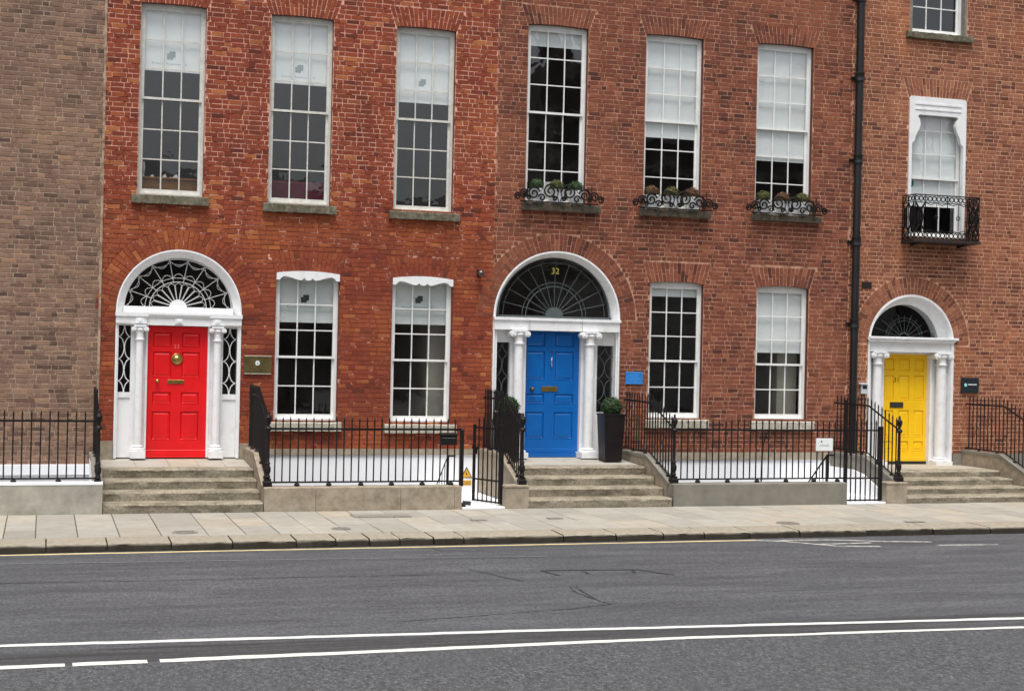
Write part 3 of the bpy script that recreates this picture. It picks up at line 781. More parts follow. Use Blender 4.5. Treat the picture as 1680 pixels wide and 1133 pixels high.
w = sash_window(blu, *WB[1], 0.025, 7.38, 3, 3, 7.08); sill(w, 11.17, 12.68, 5.47, 5.60, 'sill_black', 0.12)
w = sash_window(blu, *WB[2], 0.025, 7.39, 3, 3, 6.76); sill(w, 13.63, 15.16, 5.49, 5.62, 'sill_black', 0.12)
w = sash_window(blu, *GB[0], 0.045, 2.60, 3, 2, 3.91); sill(w, 11.37, 12.74, 1.27, 1.43, 'sill_pale')
w = sash_window(blu, *GB[1], 0.045, 2.57, 3, 2, 2.83); sill(w, 13.69, 15.12, 1.24, 1.41, 'sill_pale')

# top right window with grey rendered reveals
a, b, c, d = W7
w = sash_window(yel, a + 0.06, b - 0.06, c, d, 0.0, 10.70, 2, 2, None, depth=0.14); sill(w, 17.13, 18.74, 9.50, 9.63)
MB().box(a, a + 0.055, -0.004, 0.28, c, d).build('rendered_reveal', 'render_grey', w)
MB().box(b - 0.055, b, -0.004, 0.28, c, d).build('rendered_reveal', 'render_grey', w)
# balcony window with its white cut-out surround
a, b, c, d = W8
w = sash_window(yel, a + 0.03, b - 0.03, c, d - 0.10, 0.0, 6.58, 3, 2, 6.03, depth=0.12)
P = [(a, c), (a + 0.07, c), (a + 0.07, 7.28), (a + 0.13, 7.34), (a + 0.16, 7.46), (a + 0.24, 7.60), (a + 0.27, 7.70), (a + 0.25, 7.80), (a + 0.20, 7.86), (a + 0.24, 7.90)]
Q = [(a + b - x, z) for x, z in P[::-1]]
sur = MB().prism(P + Q + [(b, d - 0.06), (b - 0.04, d), (a + 0.04, d), (a, d - 0.06)], -0.03, 0.06).build('window_surround', 'white_paint', w)
MB().box(a + 0.13, b - 0.13, -0.042, -0.03, d - 0.17, d - 0.13).box(a + 0.13, b - 0.13, -0.042, -0.03, d - 0.28, d - 0.25).build('moulding', 'white_paint', w)
MB().cyl_y(a + 0.20, 6.47, 0.085, 0.205, 0.21).build('window_sticker', 'teal_dark', w)

# doorcases ---------------------------------------------------------------------------------------------
def arch_lining(house, cx, spring, r_out, z0, prof, jamb=0.055):
    """prof: list of (inset from r_out, y) swept up one jamb, round the arch and down the other"""
    path = [(-1, 0, z0), (-1, 0, spring - 0.09)] + [(-math.cos(math.pi * k / 40), math.sin(math.pi * k / 40), spring) for k in range(41)] + [(1, 0, spring - 0.09), (1, 0, z0)]
    vs = []
    for nx, nz, zc in path:
        for ins, y in prof:
            if zc < spring: ins = min(ins, jamb)
            vs.append((cx + nx * (r_out - ins), y, zc + nz * (r_out - ins)))
    q = len(prof)
    fs = [(k * q + j, k * q + j + 1, (k + 1) * q + j + 1, (k + 1) * q + j) for k in range(len(path) - 1) for j in range(q - 1)]
    o = MB().add(vs, fs).build('arch_lining', 'white_paint', house)
    return smooth_by_angle(o, 35)

def column(house, x, y, z0, z1, r, base_w, base_h):
    prof = [(r * 1.0, z0 + base_h), (r * 1.02, z0 + base_h + (z1 - z0) * 0.3), (r * 0.92, z1 - 0.27), (r * 1.18, z1 - 0.268), (r * 1.18, z1 - 0.245), (r * 0.93, z1 - 0.24), (r * 0.93, z1 - 0.13)]
    c = MB().lathe(prof, (x, y), 20).build('column', 'white_paint', house); smooth_by_angle(c, 30)
    h = base_w / 2
    b = MB().box(x - h, x + h, y - h, y + h, z0, z0 + base_h * 0.55)
    b.lathe([(h * 0.96, z0 + base_h * 0.55), (h, z0 + base_h * 0.66), (h * 0.96, z0 + base_h * 0.75), (r * 1.15, z0 + base_h * 0.78), (r * 1.15, z0 + base_h * 0.86), (r * 1.3, z0 + base_h * 0.93), (r * 1.05, z0 + base_h)], (x, y), 18)
    smooth_by_angle(b.build('column_base', 'white_paint', c), 30)
    k = MB().lathe([(r * 0.95, z1 - 0.13), (r * 1.28, z1 - 0.085), (r * 1.15, z1 - 0.04)], (x, y), 18)
    k.box(x - r * 1.45, x + r * 1.45, y - r * 1.3, y + r * 1.3, z1 - 0.034, z1)
    k.box(x - r * 1.5, x + r * 1.5, y - r * 1.05, y + r * 1.05, z1 - 0.075, z1 - 0.034)
    vr = r * 0.62
    for sg in (-1, 1):
        k.cyl_y(x + sg * r * 1.5, z1 - 0.075, vr, y - r * 1.25, y + r * 1.25, 16)
        k.cyl_y(x + sg * r * 1.5, z1 - 0.075, vr * 0.45, y - r * 1.42, y - r * 1.25, 12)
        sp = [(x + sg * (r * 1.5 + (0.95 - 0.11 * t) * vr * math.cos(t * 1.0 + 1.6)), y - r * 1.27, z1 - 0.075 + (0.95 - 0.11 * t) * vr * math.sin(t * 1.0 + 1.6)) for t in [i * 0.4 for i in range(14)]]
        k.tube(sp, vr * 0.13, 5)
    smooth_by_angle(k.build('capital', 'white_paint', c), 35)
    return c

def make_door(house, x0, x1, z0, z1, y, material, rows, cols):
    w, h = x1 - x0, z1 - z0
    holes = [(x0 + u0 * w, x0 + u1 * w, z0 + v0 * h, z0 + v1 * h) for v0, v1 in rows for u0, u1 in cols]
    m = MB().holed(x0, x1, z0, z1, holes, y, 0.022)
    m.box(x0, x1, y + 0.0225, y + 0.055, z0, z1)
    m.box(x0, x1, y - 0.018, y, z0, z0 + 0.09, 0.012)                     # weather board
    d = m.build('door', material, house)
    for a, b, c, e in holes:
        i1, i2 = 0.012, 0.052
        p = MB()
        vs = [(a, y + 0.021, c), (b, y + 0.021, c), (b, y + 0.021, e), (a, y + 0.021, e)]
        vs += [(a + i1, y + 0.004, c + i1), (b - i1, y + 0.004, c + i1), (b - i1, y + 0.004, e - i1), (a + i1, y + 0.004, e - i1)]
        vs += [(a + i1 * 2, y + 0.018, c + i1 * 2), (b - i1 * 2, y + 0.018, c + i1 * 2), (b - i1 * 2, y + 0.018, e - i1 * 2), (a + i1 * 2, y + 0.018, e - i1 * 2)]
        vs += [(a + i2, y + 0.006, c + i2), (b - i2, y + 0.006, c + i2), (b - i2, y + 0.006, e - i2), (a + i2, y + 0.006, e - i2)]
        fs = [(12, 13, 14, 15)]
        for k in (0, 4, 8):
            for i in range(4): j = (i + 1) % 4; fs.append((k + i, k + j, k + 4 + j, k + 4 + i))
        p.add(vs, fs).build('panel', material, d)
    return d

def sidelight(house, x0, x1, y, z0, z1, periods, lead, r, phase=0.5):
    s = MB().box(x0 - 0.012, x0, y - 0.03, y + 0.02, z0, z1).box(x1, x1 + 0.012, y - 0.03, y + 0.02, z0, z1).build('sidelight', 'white_paint', house)
    pane(s, x0, x1, y, z0, z1)
    p = (z1 - z0) / periods; hw = (x1 - x0) / 2; cx = (x0 + x1) / 2
    for sg in (-1, 1):
        m = MB()
        for k in range(-1, periods + 1):
            zc = z0 + (k + 0.5 + phase) * p
            pts = []
            for i in range(13):
                a = -math.pi / 2 + math.pi * i / 12
                zz = zc + p / 2 * math.sin(a)
                if z0 <= zz <= z1: pts.append((cx + sg * (hw - (hw - 0.004) * math.cos(a)), y - 0.012, zz))
            if len(pts) > 2: m.tube(pts, r, 5)
        m.build('tracery', lead, s)
    return s

def fan_glass(house, cx, cz, R, sz, y, label=None):
    n = 36
    f = MB().prism([(cx + R * math.cos(math.pi * k / n), cz + R * sz * math.sin(math.pi * k / n)) for k in range(n + 1)], y, y + 0.004).build('fanlight', 'glass', house)
    return f

# --- red doorway
house = red; Y = 0.10
arch_lining(red, 2.305, 3.32, 1.105, 0.68, [(0, 0.02), (0, -0.012), (0.025, -0.014), (0.045, 0.0), (0.145, 0.11), (0.15, 0.2)])
fan = fan_glass(red, 2.285, 3.39, 0.965, 0.915, 0.135)
MB().box(1.33, 3.27, 0.07, 0.16, 3.27, 3.395).build('transom', 'white_paint', red)
def pol(cx, cz, R, sz, y, r, a): return (cx + R * r * math.cos(a), y, cz + R * sz * r * math.sin(a))
fx = (2.285, 3.39, 0.965, 0.915, 0.122)
m = MB(); N = 9
for k in range(1, N): a = math.pi * k / N; m.tube([pol(*fx, 0.50, a), pol(*fx, 0.985, a)], 0.0065, 5)
m.build('fan_spoke', 'fan_white', fan)
m = MB()
for rr, th in ((0.52, 0.008), (0.60, 0.0055), (0.985, 0.011)): m.tube([pol(*fx, rr, math.pi * k / 40) for k in range(41)], th, 5)
m.build('fan_ring', 'fan_white', fan)
m = MB()
for k in range(N):
    a0, a1 = math.pi * k / N, math.pi * (k + 1) / N
    m.tube([pol(*fx, 0.965 - 0.13 * math.sin(math.pi * t / 8), a0 + (a1 - a0) * t / 8) for t in range(9)], 0.005, 5)
    m.tube([pol(*fx, 0.92 - 0.05 * math.sin(math.pi * t / 8), a0 + (a1 - a0) * t / 8) for t in range(9)], 0.005, 5)
    m.tube([pol(*fx, 0.60 + 0.085 * math.sin(math.pi * t / 8), a0 + (a1 - a0) * t / 8) for t in range(9)], 0.005, 5)
m.build('fan_scallop', 'fan_white', fan)
m = MB(); N2 = 11
for k in range(N2):
    a0, a1 = math.pi * k / N2, math.pi * (k + 1) / N2; g = 0.022
    m.tube([pol(*fx, 0.14, a0 + g), pol(*fx, 0.46, a0 + g * 0.7), pol(*fx, 0.505, (a0 + a1) / 2), pol(*fx, 0.46, a1 - g * 0.7), pol(*fx, 0.14, a1 - g)], 0.0065, 5)
m.build('fan_petal', 'fan_white', fan)
MB().prism([pol(*fx, 0.16, math.pi * k / 16)[::2] for k in range(17)], 0.10, 0.134).build('fan_hub', 'white_paint', fan)
m = MB().box(1.20, 3.41, -0.02, 0.16, 3.06, 3.21).box(1.19, 3.42, -0.045, 0.16, 3.21, 3.245).box(1.195, 3.415, -0.06, 0.16, 3.245, 3.285)
m.box(1.20, 1.74, -0.055, -0.02, 3.085, 3.21).box(2.86, 3.41, -0.055, -0.02, 3.085, 3.21).box(1.19, 1.76, -0.08, -0.045, 3.21, 3.284).box(2.84, 3.42, -0.08, -0.045, 3.21, 3.284)
m.box(2.23, 2.37, -0.035, -0.02, 3.09, 3.195).box(1.54, 1.69, -0.068, -0.055, 3.09, 3.20).box(2.90, 3.05, -0.068, -0.055, 3.09, 3.20)
for x in (1.615, 2.30, 2.975):                                     # rosette discs
    m.cyl_y(x, 3.14, 0.042, -0.085 if x != 2.30 else -0.05, -0.03, 14); m.cyl_y(x, 3.14, 0.02, -0.095 if x != 2.30 else -0.06, -0.03, 10)
m.build('entablature', 'white_paint', red)
m = MB().box(1.205, 1.255, 0.0, 0.16, 0.69, 3.06).box(3.345, 3.405, 0.0, 0.16, 0.69, 3.06)
m.box(1.47, 1.765, 0.07, 0.16, 0.69, 3.06).box(2.825, 3.10, 0.07, 0.16, 0.69, 3.06)
m.box(1.255, 1.47, 0.09, 0.16, 0.69, 1.76).box(1.255, 1.47, 0.07, 0.16, 1.76, 1.855).box(3.10, 3.345, 0.09, 0.16, 0.69, 1.74).box(3.10, 3.345, 0.07, 0.16, 1.74, 1.835)
m.box(1.255, 1.47, 0.09, 0.16, 3.045, 3.06).box(3.10, 3.345, 0.09, 0.16, 3.03, 3.06)
m.box(1.73, 1.765, 0.04, 0.07, 0.69, 3.06).box(2.825, 2.86, 0.04, 0.07, 0.69, 3.06)
m.build('door_frame', 'white_paint', red)
sidelight(red, 1.255, 1.47, 0.115, 1.855, 3.045, 3, 'white_paint', 0.009)
sidelight(red, 3.10, 3.345, 0.115, 1.835, 3.03, 3, 'white_paint', 0.009)
column(red, 1.62, -0.03, 0.69, 3.06, 0.072, 0.26, 0.23)
column(red, 2.985, -0.03, 0.69, 3.06, 0.072, 0.26, 0.23)
dr = make_door(red, 1.765, 2.825, 0.74, 3.05, 0.115, 'red_gloss', [(0.115, 0.335), (0.395, 0.485), (0.60, 0.80), (0.84, 0.95)], [(0.095, 0.40), (0.57, 0.87)])
MB().box(1.765, 2.825, 0.05, 0.17, 0.69, 0.737).build('threshold', 'red_gloss', dr)
kn = MB().lathe([(0.030, 0), (0.098, 0.006), (0.104, 0.014), (0.085, 0.024), (0.076, 0.012), (0.06, 0.016), (0.045, 0.034), (0.012, 0.046)], (0, 0), 16)
o = kn.build('door_knocker', 'brass', dr, True); o.location = (2.285, 0.113, 2.46); o.rotation_euler = (rad(90), 0, 0)
o = MB().lathe([(0.035, 0), (0.036, 0.006), (0.016, 0.012), (0.014, 0.04), (0.034, 0.055), (0.038, 0.075), (0.024, 0.095), (0.004, 0.10)], (0, 0), 14).build('door_knob', 'brass', dr, True)
o.location = (1.945, 0.114, 2.06); o.rotation_euler = (rad(90), 0, 0)
MB().box(2.13, 2.42, 0.104, 0.114, 2.015, 2.085, 0.003).box(2.17, 2.38, 0.099, 0.104, 2.035, 2.065).build('letter_flap', 'brass', dr)
text_mesh('33', 0.11, 'door_number', 'number_pink', dr, (2.275, 0.112, 2.68))

# --- blue doorway
arch_lining(blu, 9.505, 3.385, 1.305, 0.68, [(0, 0.02), (0, -0.012), (0.03, -0.014), (0.04, 0.0), (0.115, 0.19), (0.13, 0.25)])
fan = fan_glass(blu, 9.50, 3.425, 1.175, 0.99, 0.215)
MB().box(8.33, 10.68, 0.16, 0.24, 3.33, 3.43).build('transom', 'fan_grey', blu)
fx = (9.50, 3.43, 1.17, 0.99, 0.20)
m = MB(); N = 12
for k in range(1, N): 
    a = math.pi * k / N
    m.tube([pol(*fx, 0.14, a), pol(*fx, 0.5, a), pol(*fx, 0.93, a + 0.02 * (1 if k > 6 else -1))], 0.0075, 5)
m.build('fan_spoke', 'fan_grey', fan)
m = MB()
for rr, th in ((0.50, 0.010), (0.565, 0.007), (0.90, 0.007), (0.985, 0.016)): m.tube([pol(*fx, rr, math.pi * k / 48) for k in range(49)], th, 5)
m.build('fan_ring', 'fan_grey', fan)
MB().prism([pol(*fx, 0.155, math.pi * k / 16)[::2] for k in range(17)], 0.185, 0.214).build('fan_hub', 'fan_grey', fan)
text_mesh('32', 0.17, 'house_number', 'number_gold', fan, (9.51, 0.206, 4.31))
m = MB().box(8.22, 10.79, 0.0, 0.22, 3.14, 3.33).box(8.20, 10.81, -0.025, 0.22, 3.33, 3.385)
m.box(8.22, 8.90, -0.05, 0.0, 3.145, 3.33).box(10.02, 10.79, -0.05, 0.0, 3.145, 3.33).box(8.20, 8.92, -0.08, -0.025, 3.33, 3.384).box(10.0, 10.81, -0.08, -0.025, 3.33, 3.384)
m.build('entablature', 'white_paint', blu)
m = MB().box(8.225, 8.29, 0.02, 0.24, 0.68, 3.14).box(10.745, 10.785, 0.02, 0.24, 0.68, 3.14)
m.box(8.59, 8.91, 0.10, 0.24, 0.68, 3.14).box(10.045, 10.385, 0.10, 0.24, 0.68, 3.14)
m.box(8.29, 8.59, 0.14, 0.24, 2.90, 3.14).box(10.385, 10.745, 0.14, 0.24, 2.875, 3.14)
m.box(8.29, 8.59, 0.13, 0.24, 0.68, 1.58).box(10.385, 10.745, 0.13, 0.24, 0.68, 1.56)
m.build('door_frame', 'white_paint', blu)
sidelight(blu, 8.295, 8.585, 0.17, 1.58, 2.90, 3, 'fan_grey', 0.008)
sidelight(blu, 10.39, 10.74, 0.17, 1.56, 2.875, 3, 'fan_grey', 0.008)
column(blu, 8.715, -0.03, 0.68, 3.14, 0.095, 0.36, 0.19)
column(blu, 10.175, -0.03, 0.68, 3.14, 0.098, 0.37, 0.19)
db = make_door(blu, 8.915, 10.04, 0.76, 3.13, 0.20, 'blue_gloss', [(0.115, 0.335), (0.40, 0.485), (0.60, 0.835), (0.875, 0.985)], [(0.03, 0.37), (0.56, 0.90)])
MB().box(8.915, 10.04, 0.12, 0.24, 0.68, 0.757).build('threshold', 'blue_gloss', db)
o = MB().lathe([(0.042, 0), (0.045, 0.008), (0.018, 0.014), (0.016, 0.045), (0.038, 0.06), (0.042, 0.08), (0.026, 0.10), (0.004, 0.105)], (0, 0), 14).build('door_knob', 'dull_metal', db, True)
o.location = (9.07, 0.199, 2.0); o.rotation_euler = (rad(90), 0, 0)
MB().box(9.27, 9.60, 0.189, 0.199, 1.955, 2.055, 0.003).box(9.31, 9.56, 0.184, 0.189, 1.985, 2.025).build('letter_flap', 'brass', db)
MB().tube([(9.47, 0.18, 2.62), (9.455, 0.165, 2.56), (9.455, 0.165, 2.50), (9.47, 0.178, 2.45)], 0.016, 8).build('door_knocker', 'steel', db)
text_mesh('32', 0.07, 'door_number', 'number_maroon', db, (9.47, 0.197, 2.73))

# --- yellow doorway, set deeper in its arch
arch_lining(yel, 17.4225, 3.06, 1.0375, 0.49, [(0, 0.02), (0, -0.012), (0.045, -0.014), (0.055, 0.0), (0.06, 0.09), (0.20, 0.27), (0.21, 0.5)])
fan = fan_glass(yel, 17.42, 3.16, 0.85, 0.98, 0.29)
fx = (17.42, 3.17, 0.85, 0.98, 0.28)
m = MB()
for k in range(1, 10): a = math.pi * k / 10; m.tube([pol(*fx, 0.14, a), pol(*fx, 0.62 if k not in (1, 8, 9) else 0.9, a)], 0.0045, 5)
m.build('fan_spoke', 'fan_grey', fan)
m = MB()
for rr, th in ((0.14, 0.010), (0.46, 0.005), (0.53, 0.005)): m.tube([pol(*fx, rr, math.pi * k / 32) for k in range(33)], th, 5)
m.build('fan_ring', 'fan_grey', fan)
m = MB().box(16.46, 18.40, 0.02, 0.42, 2.885, 3.06).box(16.43, 18.43, -0.01, 0.42, 3.06, 3.10).prism([(16.40, 3.10), (18.45, 3.10), (18.52, 3.155), (16.34, 3.155)], -0.05, 0.40).box(16.385, 18.54, -0.075, 0.38, 3.155, 3.20, 0.008)
m.build('entablature', 'white_paint', yel)
m = MB().box(16.44, 16.53, 0.10, 0.42, 0.49, 2.885).box(18.32, 18.40, 0.14, 0.42, 0.49, 2.885).box(16.53, 16.93, 0.24, 0.42, 0.49, 2.885).box(18.03, 18.32, 0.24, 0.42, 0.49, 2.885).box(16.93, 18.03, 0.30, 0.42, 2.84, 2.885)
m.box(18.03, 18.08, 0.20, 0.24, 0.49, 2.885).build('door_frame', 'white_paint', yel)
column(yel, 16.69, 0.12, 0.49, 2.885, 0.10, 0.36, 0.17)
column(yel, 18.24, 0.12, 0.49, 2.885, 0.11, 0.40, 0.17)
dy = make_door(yel, 16.93, 18.03, 0.565, 2.84, 0.33, 'yellow_gloss', [(0.095, 0.185), (0.225, 0.475), (0.575, 0.80), (0.845, 0.955)], [(0.06, 0.27), (0.385, 0.615), (0.73, 0.94)])
MB().box(16.93, 18.03, 0.29, 0.42, 0.49, 0.562).build('threshold', 'black_plain', dy)
MB().box(17.14, 17.46, 0.317, 0.329, 1.70, 1.82, 0.003).box(17.17, 17.43, 0.312, 0.317, 1.73, 1.79).build('letter_flap', 'dull_metal', dy)
text_mesh('31', 0.15, 'door_number', 'number_dark', dy, (17.29, 0.330, 2.29))

# ---------------------------------------------------------------- steps with cheek walls
def rough_slab(parent, name, x0, x1, y0, y1, z0, z1, material, zb=None, seg=0.07):
    """stone tread: front edge y0 worn uneven; zb = height at the back edge"""
    zb = z1 if zb is None else zb
    n = max(2, int((x1 - x0) / seg)); rows = []; wx = 0.0
    for k in range(n + 1):
        x = x0 + (x1 - x0) * k / n
        wx = wx * 0.7 + jag(-0.007, 0.007)
        rows.append([(x, y1, z0), (x, y1, zb), (x, y0 + 0.10, z1 + jag(-0.003, 0.003)), (x, y0 + 0.022 + wx, z1 - 0.004 + jag(-0.004, 0.004)), (x, y0 + wx + jag(-0.004, 0.004), z1 - 0.028 + jag(-0.005, 0.005)), (x, y0 + 0.012 + jag(-0.006, 0.006), z1 - 0.08), (x, y0 + 0.01 + jag(-0.004, 0.004), z0)])
    q = 7; vs = [v for r in rows for v in r]
    fs = [(k * q + j, k * q + j + 1, (k + 1) * q + j + 1, (k + 1) * q + j) for k in range(n) for j in range(q - 1)]
    fs += [tuple(range(q - 1, -1, -1)), tuple(n * q + j for j in range(q))]
    o = MB().add(vs, fs).build(name, material, parent)
    return smooth_by_angle(o, 45)

def steps(label, x0, x1, zl, zlb, cheeks, joints, flare=0.0):
    t = thing('stone_steps', label, 'steps', 'front door steps', ((x0 + x1) / 2, -1.6, 0)); t.location = (0, 0, 0)
    r = zl / 4
    js = [x0] + joints + [x1]
    for a, b in zip(js[:-1], js[1:]):
        MB().add(*(lambda A, B: ([(A, 0.5, -2.3), (B, 0.5, -2.3), (B, -1.0, -2.3), (A, -1.0, -2.3), (A, 0.5, zlb), (B, 0.5, zlb), (B, -1.0, zl + 0.004), (A, -1.0, zl + 0.004)], [(3, 2, 1, 0), (4, 7, 6, 5), (3, 7, 4, 0), (1, 5, 6, 2), (2, 6, 7, 3), (0, 4, 5, 1)]))(a + 0.003, b - 0.003)).build('landing_slab', 'paving', t).color = (jag(0.2, 0.95), 0, 0, 1)
    k = (x0 + x1) / 2 + jag(-0.3, 0.3)
    rough_slab(t, 'step', x0, k - 0.003, -1.36, -0.995, 0.0, zl, 'step_granite'); rough_slab(t, 'step', k + 0.003, x1 + flare * 0.1, -1.36, -0.995, 0.0, zl, 'step_granite')
    for i, (yf, yb) in enumerate(((-1.80, -1.30), (-2.22, -1.74), (-2.635, -2.16))):
        rough_slab(t, 'step', x0, x1 + flare * (i + 1) / 3, yf, yb, -0.05, zl - r * (i + 1), 'step_granite')
    for a, b, m_, cm, zf in cheeks:
        poly = [(0.0, -2.3), (-2.325, -2.3), (-2.325, 0.39), (-1.36, zf - 0.06), (0.0, zf - 0.06)]
        MB().prism_x(poly, a, b).build('cheek_wall', m_, t)
        cop = [(0.0, zf - 0.06), (-1.36, zf - 0.06), (-2.38, 0.365), (-2.40, 0.365), (-2.44, 0.41), (-1.33, zf), (0.0, zf)]
        MB().prism_x(cop, a - 0.012, b + 0.012).build('coping', cm, t)
    return t
steps('worn stone steps up to the red door', 0.95, 3.50, 0.605, 0.69, [(0.80, 0.938, 'masonry_white', 'granite_grey', 0.80), (3.51, 3.66, 'granite', 'granite', 0.88)], [1.55, 2.12, 2.62, 3.08])
steps('worn stone steps up to the blue door', 8.12, 10.84, 0.615, 0.69, [(7.975, 8.108, 'granite', 'granite', 0.86), (10.86, 11.02, 'granite', 'granite_grey', 0.84)], [9.5])
yst = steps('worn stone steps up to the yellow door', 15.70, 18.68, 0.505, 0.50, [(15.55, 15.688, 'granite_grey', 'granite_grey', 0.80), (18.70, 18.88, 'granite', 'granite_grey', 0.83)], [17.1])

for xx, tt in ((15.549, yst),):
    MB().prism_x([(-0.02, 0.0), (-2.30, 0.0), (-2.30, 0.10), (-1.95, 0.20), (-1.35, 0.44), (-0.95, 0.50), (-0.02, 0.50)], xx - 0.03, xx).build('painted_skirt', 'masonry_white', tt)
# low area walls along the pavement
def area_wall(label, blocks, z1, material, top=None):
    t = thing('area_wall', label, 'low wall', 'low walls along the pavement')
    for a, b in blocks:
        MB().box(a + 0.003, b - 0.003, -2.65, -2.33, -2.3, z1, 0.012).build('stone_block', material, t)
    if top: MB().box(blocks[0][0], blocks[-1][1], -2.655, -2.33, z1, z1 + top).build('coping', 'masonry_white', t)
    return t
area_wall('pale tan granite block wall under the railing between the red and blue doors', [(3.51, 4.37), (4.37, 5.82), (5.82, 6.77), (6.77, 6.90)], 0.40, 'granite')
area_wall('grey concrete wall under the railing left of the yellow door gate', [(10.86, 14.40)], 0.405, 'granite_grey')
area_wall('light concrete wall with a white top at the left edge', [(-5.5, 0.94)], 0.465, 'concrete_plinth', 0.035)
def pier(label, a, b):
    t = thing('stone_pier', label, 'pier', 'square piers beside the gates')
    MB().box(a, b, -2.65, -2.33, -2.3, 0.37, 0.008).build('shaft', 'granite', t)
    MB().box(a - 0.008, b + 0.008, -2.66, -2.33, 0.37, 0.40, 0.006).build('cap', 'granite', t)
pier('short square granite pier between the open gate and the blue door steps', 7.69, 8.11)
pier('short square granite pier between the closed gate and the yellow door steps', 15.25, 15.69)
area_wall('light concrete wall at the right edge beyond the yellow door steps', [(18.70, 25.5)], 0.40, 'granite')

# ---------------------------------------------------------------- iron railings
BAR = {}
def bar_mesh(h, r=0.0125):
    h = round(h, 2); k = (h, r)
    if k not in BAR:
        BAR[k] = MB().lathe([(r, 0), (r, h - 0.09), (r * 1.25, h - 0.075), (r * 1.1, h - 0.05), (0.002, h)], (0, 0), 6).mesh('bar', 'iron')
    return BAR[k]
def newel(parent, x, y, z, s=1.0, name='newel_post'):
    p = [(0.034, 0.13), (0.05, 0.16), (0.034, 0.20), (0.052, 0.25), (0.056, 0.30), (0.034, 0.36), (0.046, 0.385), (0.03, 0.41), (0.029, 0.62), (0.027, 0.92), (0.05, 0.935), (0.062, 0.965), (0.05, 0.99), (0.026, 1.005), (0.026, 1.03), (0.036, 1.05), (0.054, 1.10), (0.058, 1.15), (0.034, 1.175), (0.03, 1.19), (0.018, 1.205), (0.024, 1.23), (0.004, 1.26)]
    m = MB().lathe([(r * s, z + h * s) for r, h in p], (x, y), 12)
    m.box(x - 0.07 * s, x + 0.07 * s, y - 0.07 * s, y + 0.07 * s, z, z + 0.09 * s, 0.01); m.box(x - 0.055 * s, x + 0.055 * s, y - 0.055 * s, y + 0.055 * s, z + 0.09 * s, z + 0.13 * s)
    return smooth_by_angle(m.build(name, 'iron', parent), 40)

def front_railing(label, xs, zb, ztip, zrail, feet, x0, x1):
    t = thing('iron_railing', label, 'railing', 'iron railings'); y = -2.45
    for x in xs: put('bar', bar_mesh(ztip - zb + jag(-0.008, 0.008)), t, (x + jag(-0.004, 0.004), y, zb), (jag(-0.004, 0.004), jag(-0.006, 0.006), 0))
    MB().box(x0, x1, y - 0.006, y + 0.006, zrail - 0.018, zrail + 0.018).build('top_rail', 'iron', t)
    MB().box(x0, x1, y - 0.010, y + 0.010, zb - 0.005, zb + 0.022).build('bottom_rail', 'iron', t)
    for x in feet: smooth_by_angle(MB().lathe([(0.018, zb - 0.062), (0.045, zb - 0.052), (0.05, zb - 0.03), (0.02, zb)], (x, y), 10).build('foot', 'iron', t), 50)
    return t
def fr(a, b, n): return [a + (b - a) * i / (n - 1) for i in range(n)]
rl = front_railing('black iron railing on the pale granite wall between the red door and the open gate', fr(3.70, 6.81, 25), 0.46, 1.56, 1.36, [4.08, 4.62, 5.17, 5.70, 6.24, 6.75], 3.59, 6.93)
MB().box(6.90, 6.965, -2.485, -2.42, 0.38, 1.36, 0.006).build('end_post', 'iron', rl)
front_railing('black iron railing on the grey concrete wall between the blue and yellow doors', fr(11.08, 14.36, 27), 0.465, 1.57, 1.37, [11.42, 12.02, 12.62, 13.22, 13.8, 14.3], 10.96, 14.45)
front_railing('black iron railing in front of the grey-brown house at the left edge', [-4.96 + 0.137 * i for i in range(42)], 0.545, 1.645, 1.47, [-2.5, -1.8, -1.1, -0.42, 0.26], -5.5, 0.86)

def side_railing(label, x, zbk, side_len_back=-0.06, new=True, label_g='iron railings', n=18, s=1.0):
    """runs from the house wall level to the knee, then down beside the steps to a newel"""
    t = thing('stair_railing', label, 'railing', label_g)
    def base(y): return zbk if y > -1.33 else zbk + (0.44 - zbk) * (-1.33 - y) / (2.42 - 1.33)
    ys = [-0.14 - 2.20 * i / (n - 1) for i in range(n)]
    for y in ys:
        b = base(y) + 0.03
        put('bar', bar_mesh(1.13), t, (x + jag(-0.004, 0.004), y, b), (jag(-0.006, 0.006), jag(-0.004, 0.004), 0))
    for nm, dz, th in (('top_rail', 0.98, 0.017), ('bottom_rail', 0.045, 0.013)):
        pts = [(0.02, zbk + dz), (-1.33, zbk + dz), (-2.45, 0.44 + dz - 0.04)]
        for k in range(2):
            (ya, za), (yb, zb) = pts[k], pts[k + 1]
            MB().prism_x([(ya, za - th), (yb, zb - th), (yb, zb + th), (ya, za + th)], x - 0.006, x + 0.006).build(nm, 'iron', t)
    for y in (-0.5, -1.1, -1.7, -2.2): MB().lathe([(0.03, base(y) - 0.01), (0.04, base(y) + 0.01), (0.015, base(y) + 0.04)], (x, y), 8).build('foot', 'iron', t)
    newel(t, x, -2.45, 0.40, s)
    return t
side_railing('black iron stair railing at the left of the red door steps', 0.865, 0.80, n=22)
side_railing('black iron stair railing at the right of the red door steps, under the brass plaque', 3.585, 0.88, n=22)
side_railing('black iron stair railing at the left of the blue door steps, behind the open gate', 8.04, 0.86, n=22)
side_railing('black iron stair railing at the right of the blue door steps, behind the black planter', 10.94, 0.84)
side_railing('black iron stair railing at the left of the yellow door steps', 15.62, 0.82)
side_railing('black iron stair railing at the right of the yellow door steps', 18.79, 0.83)

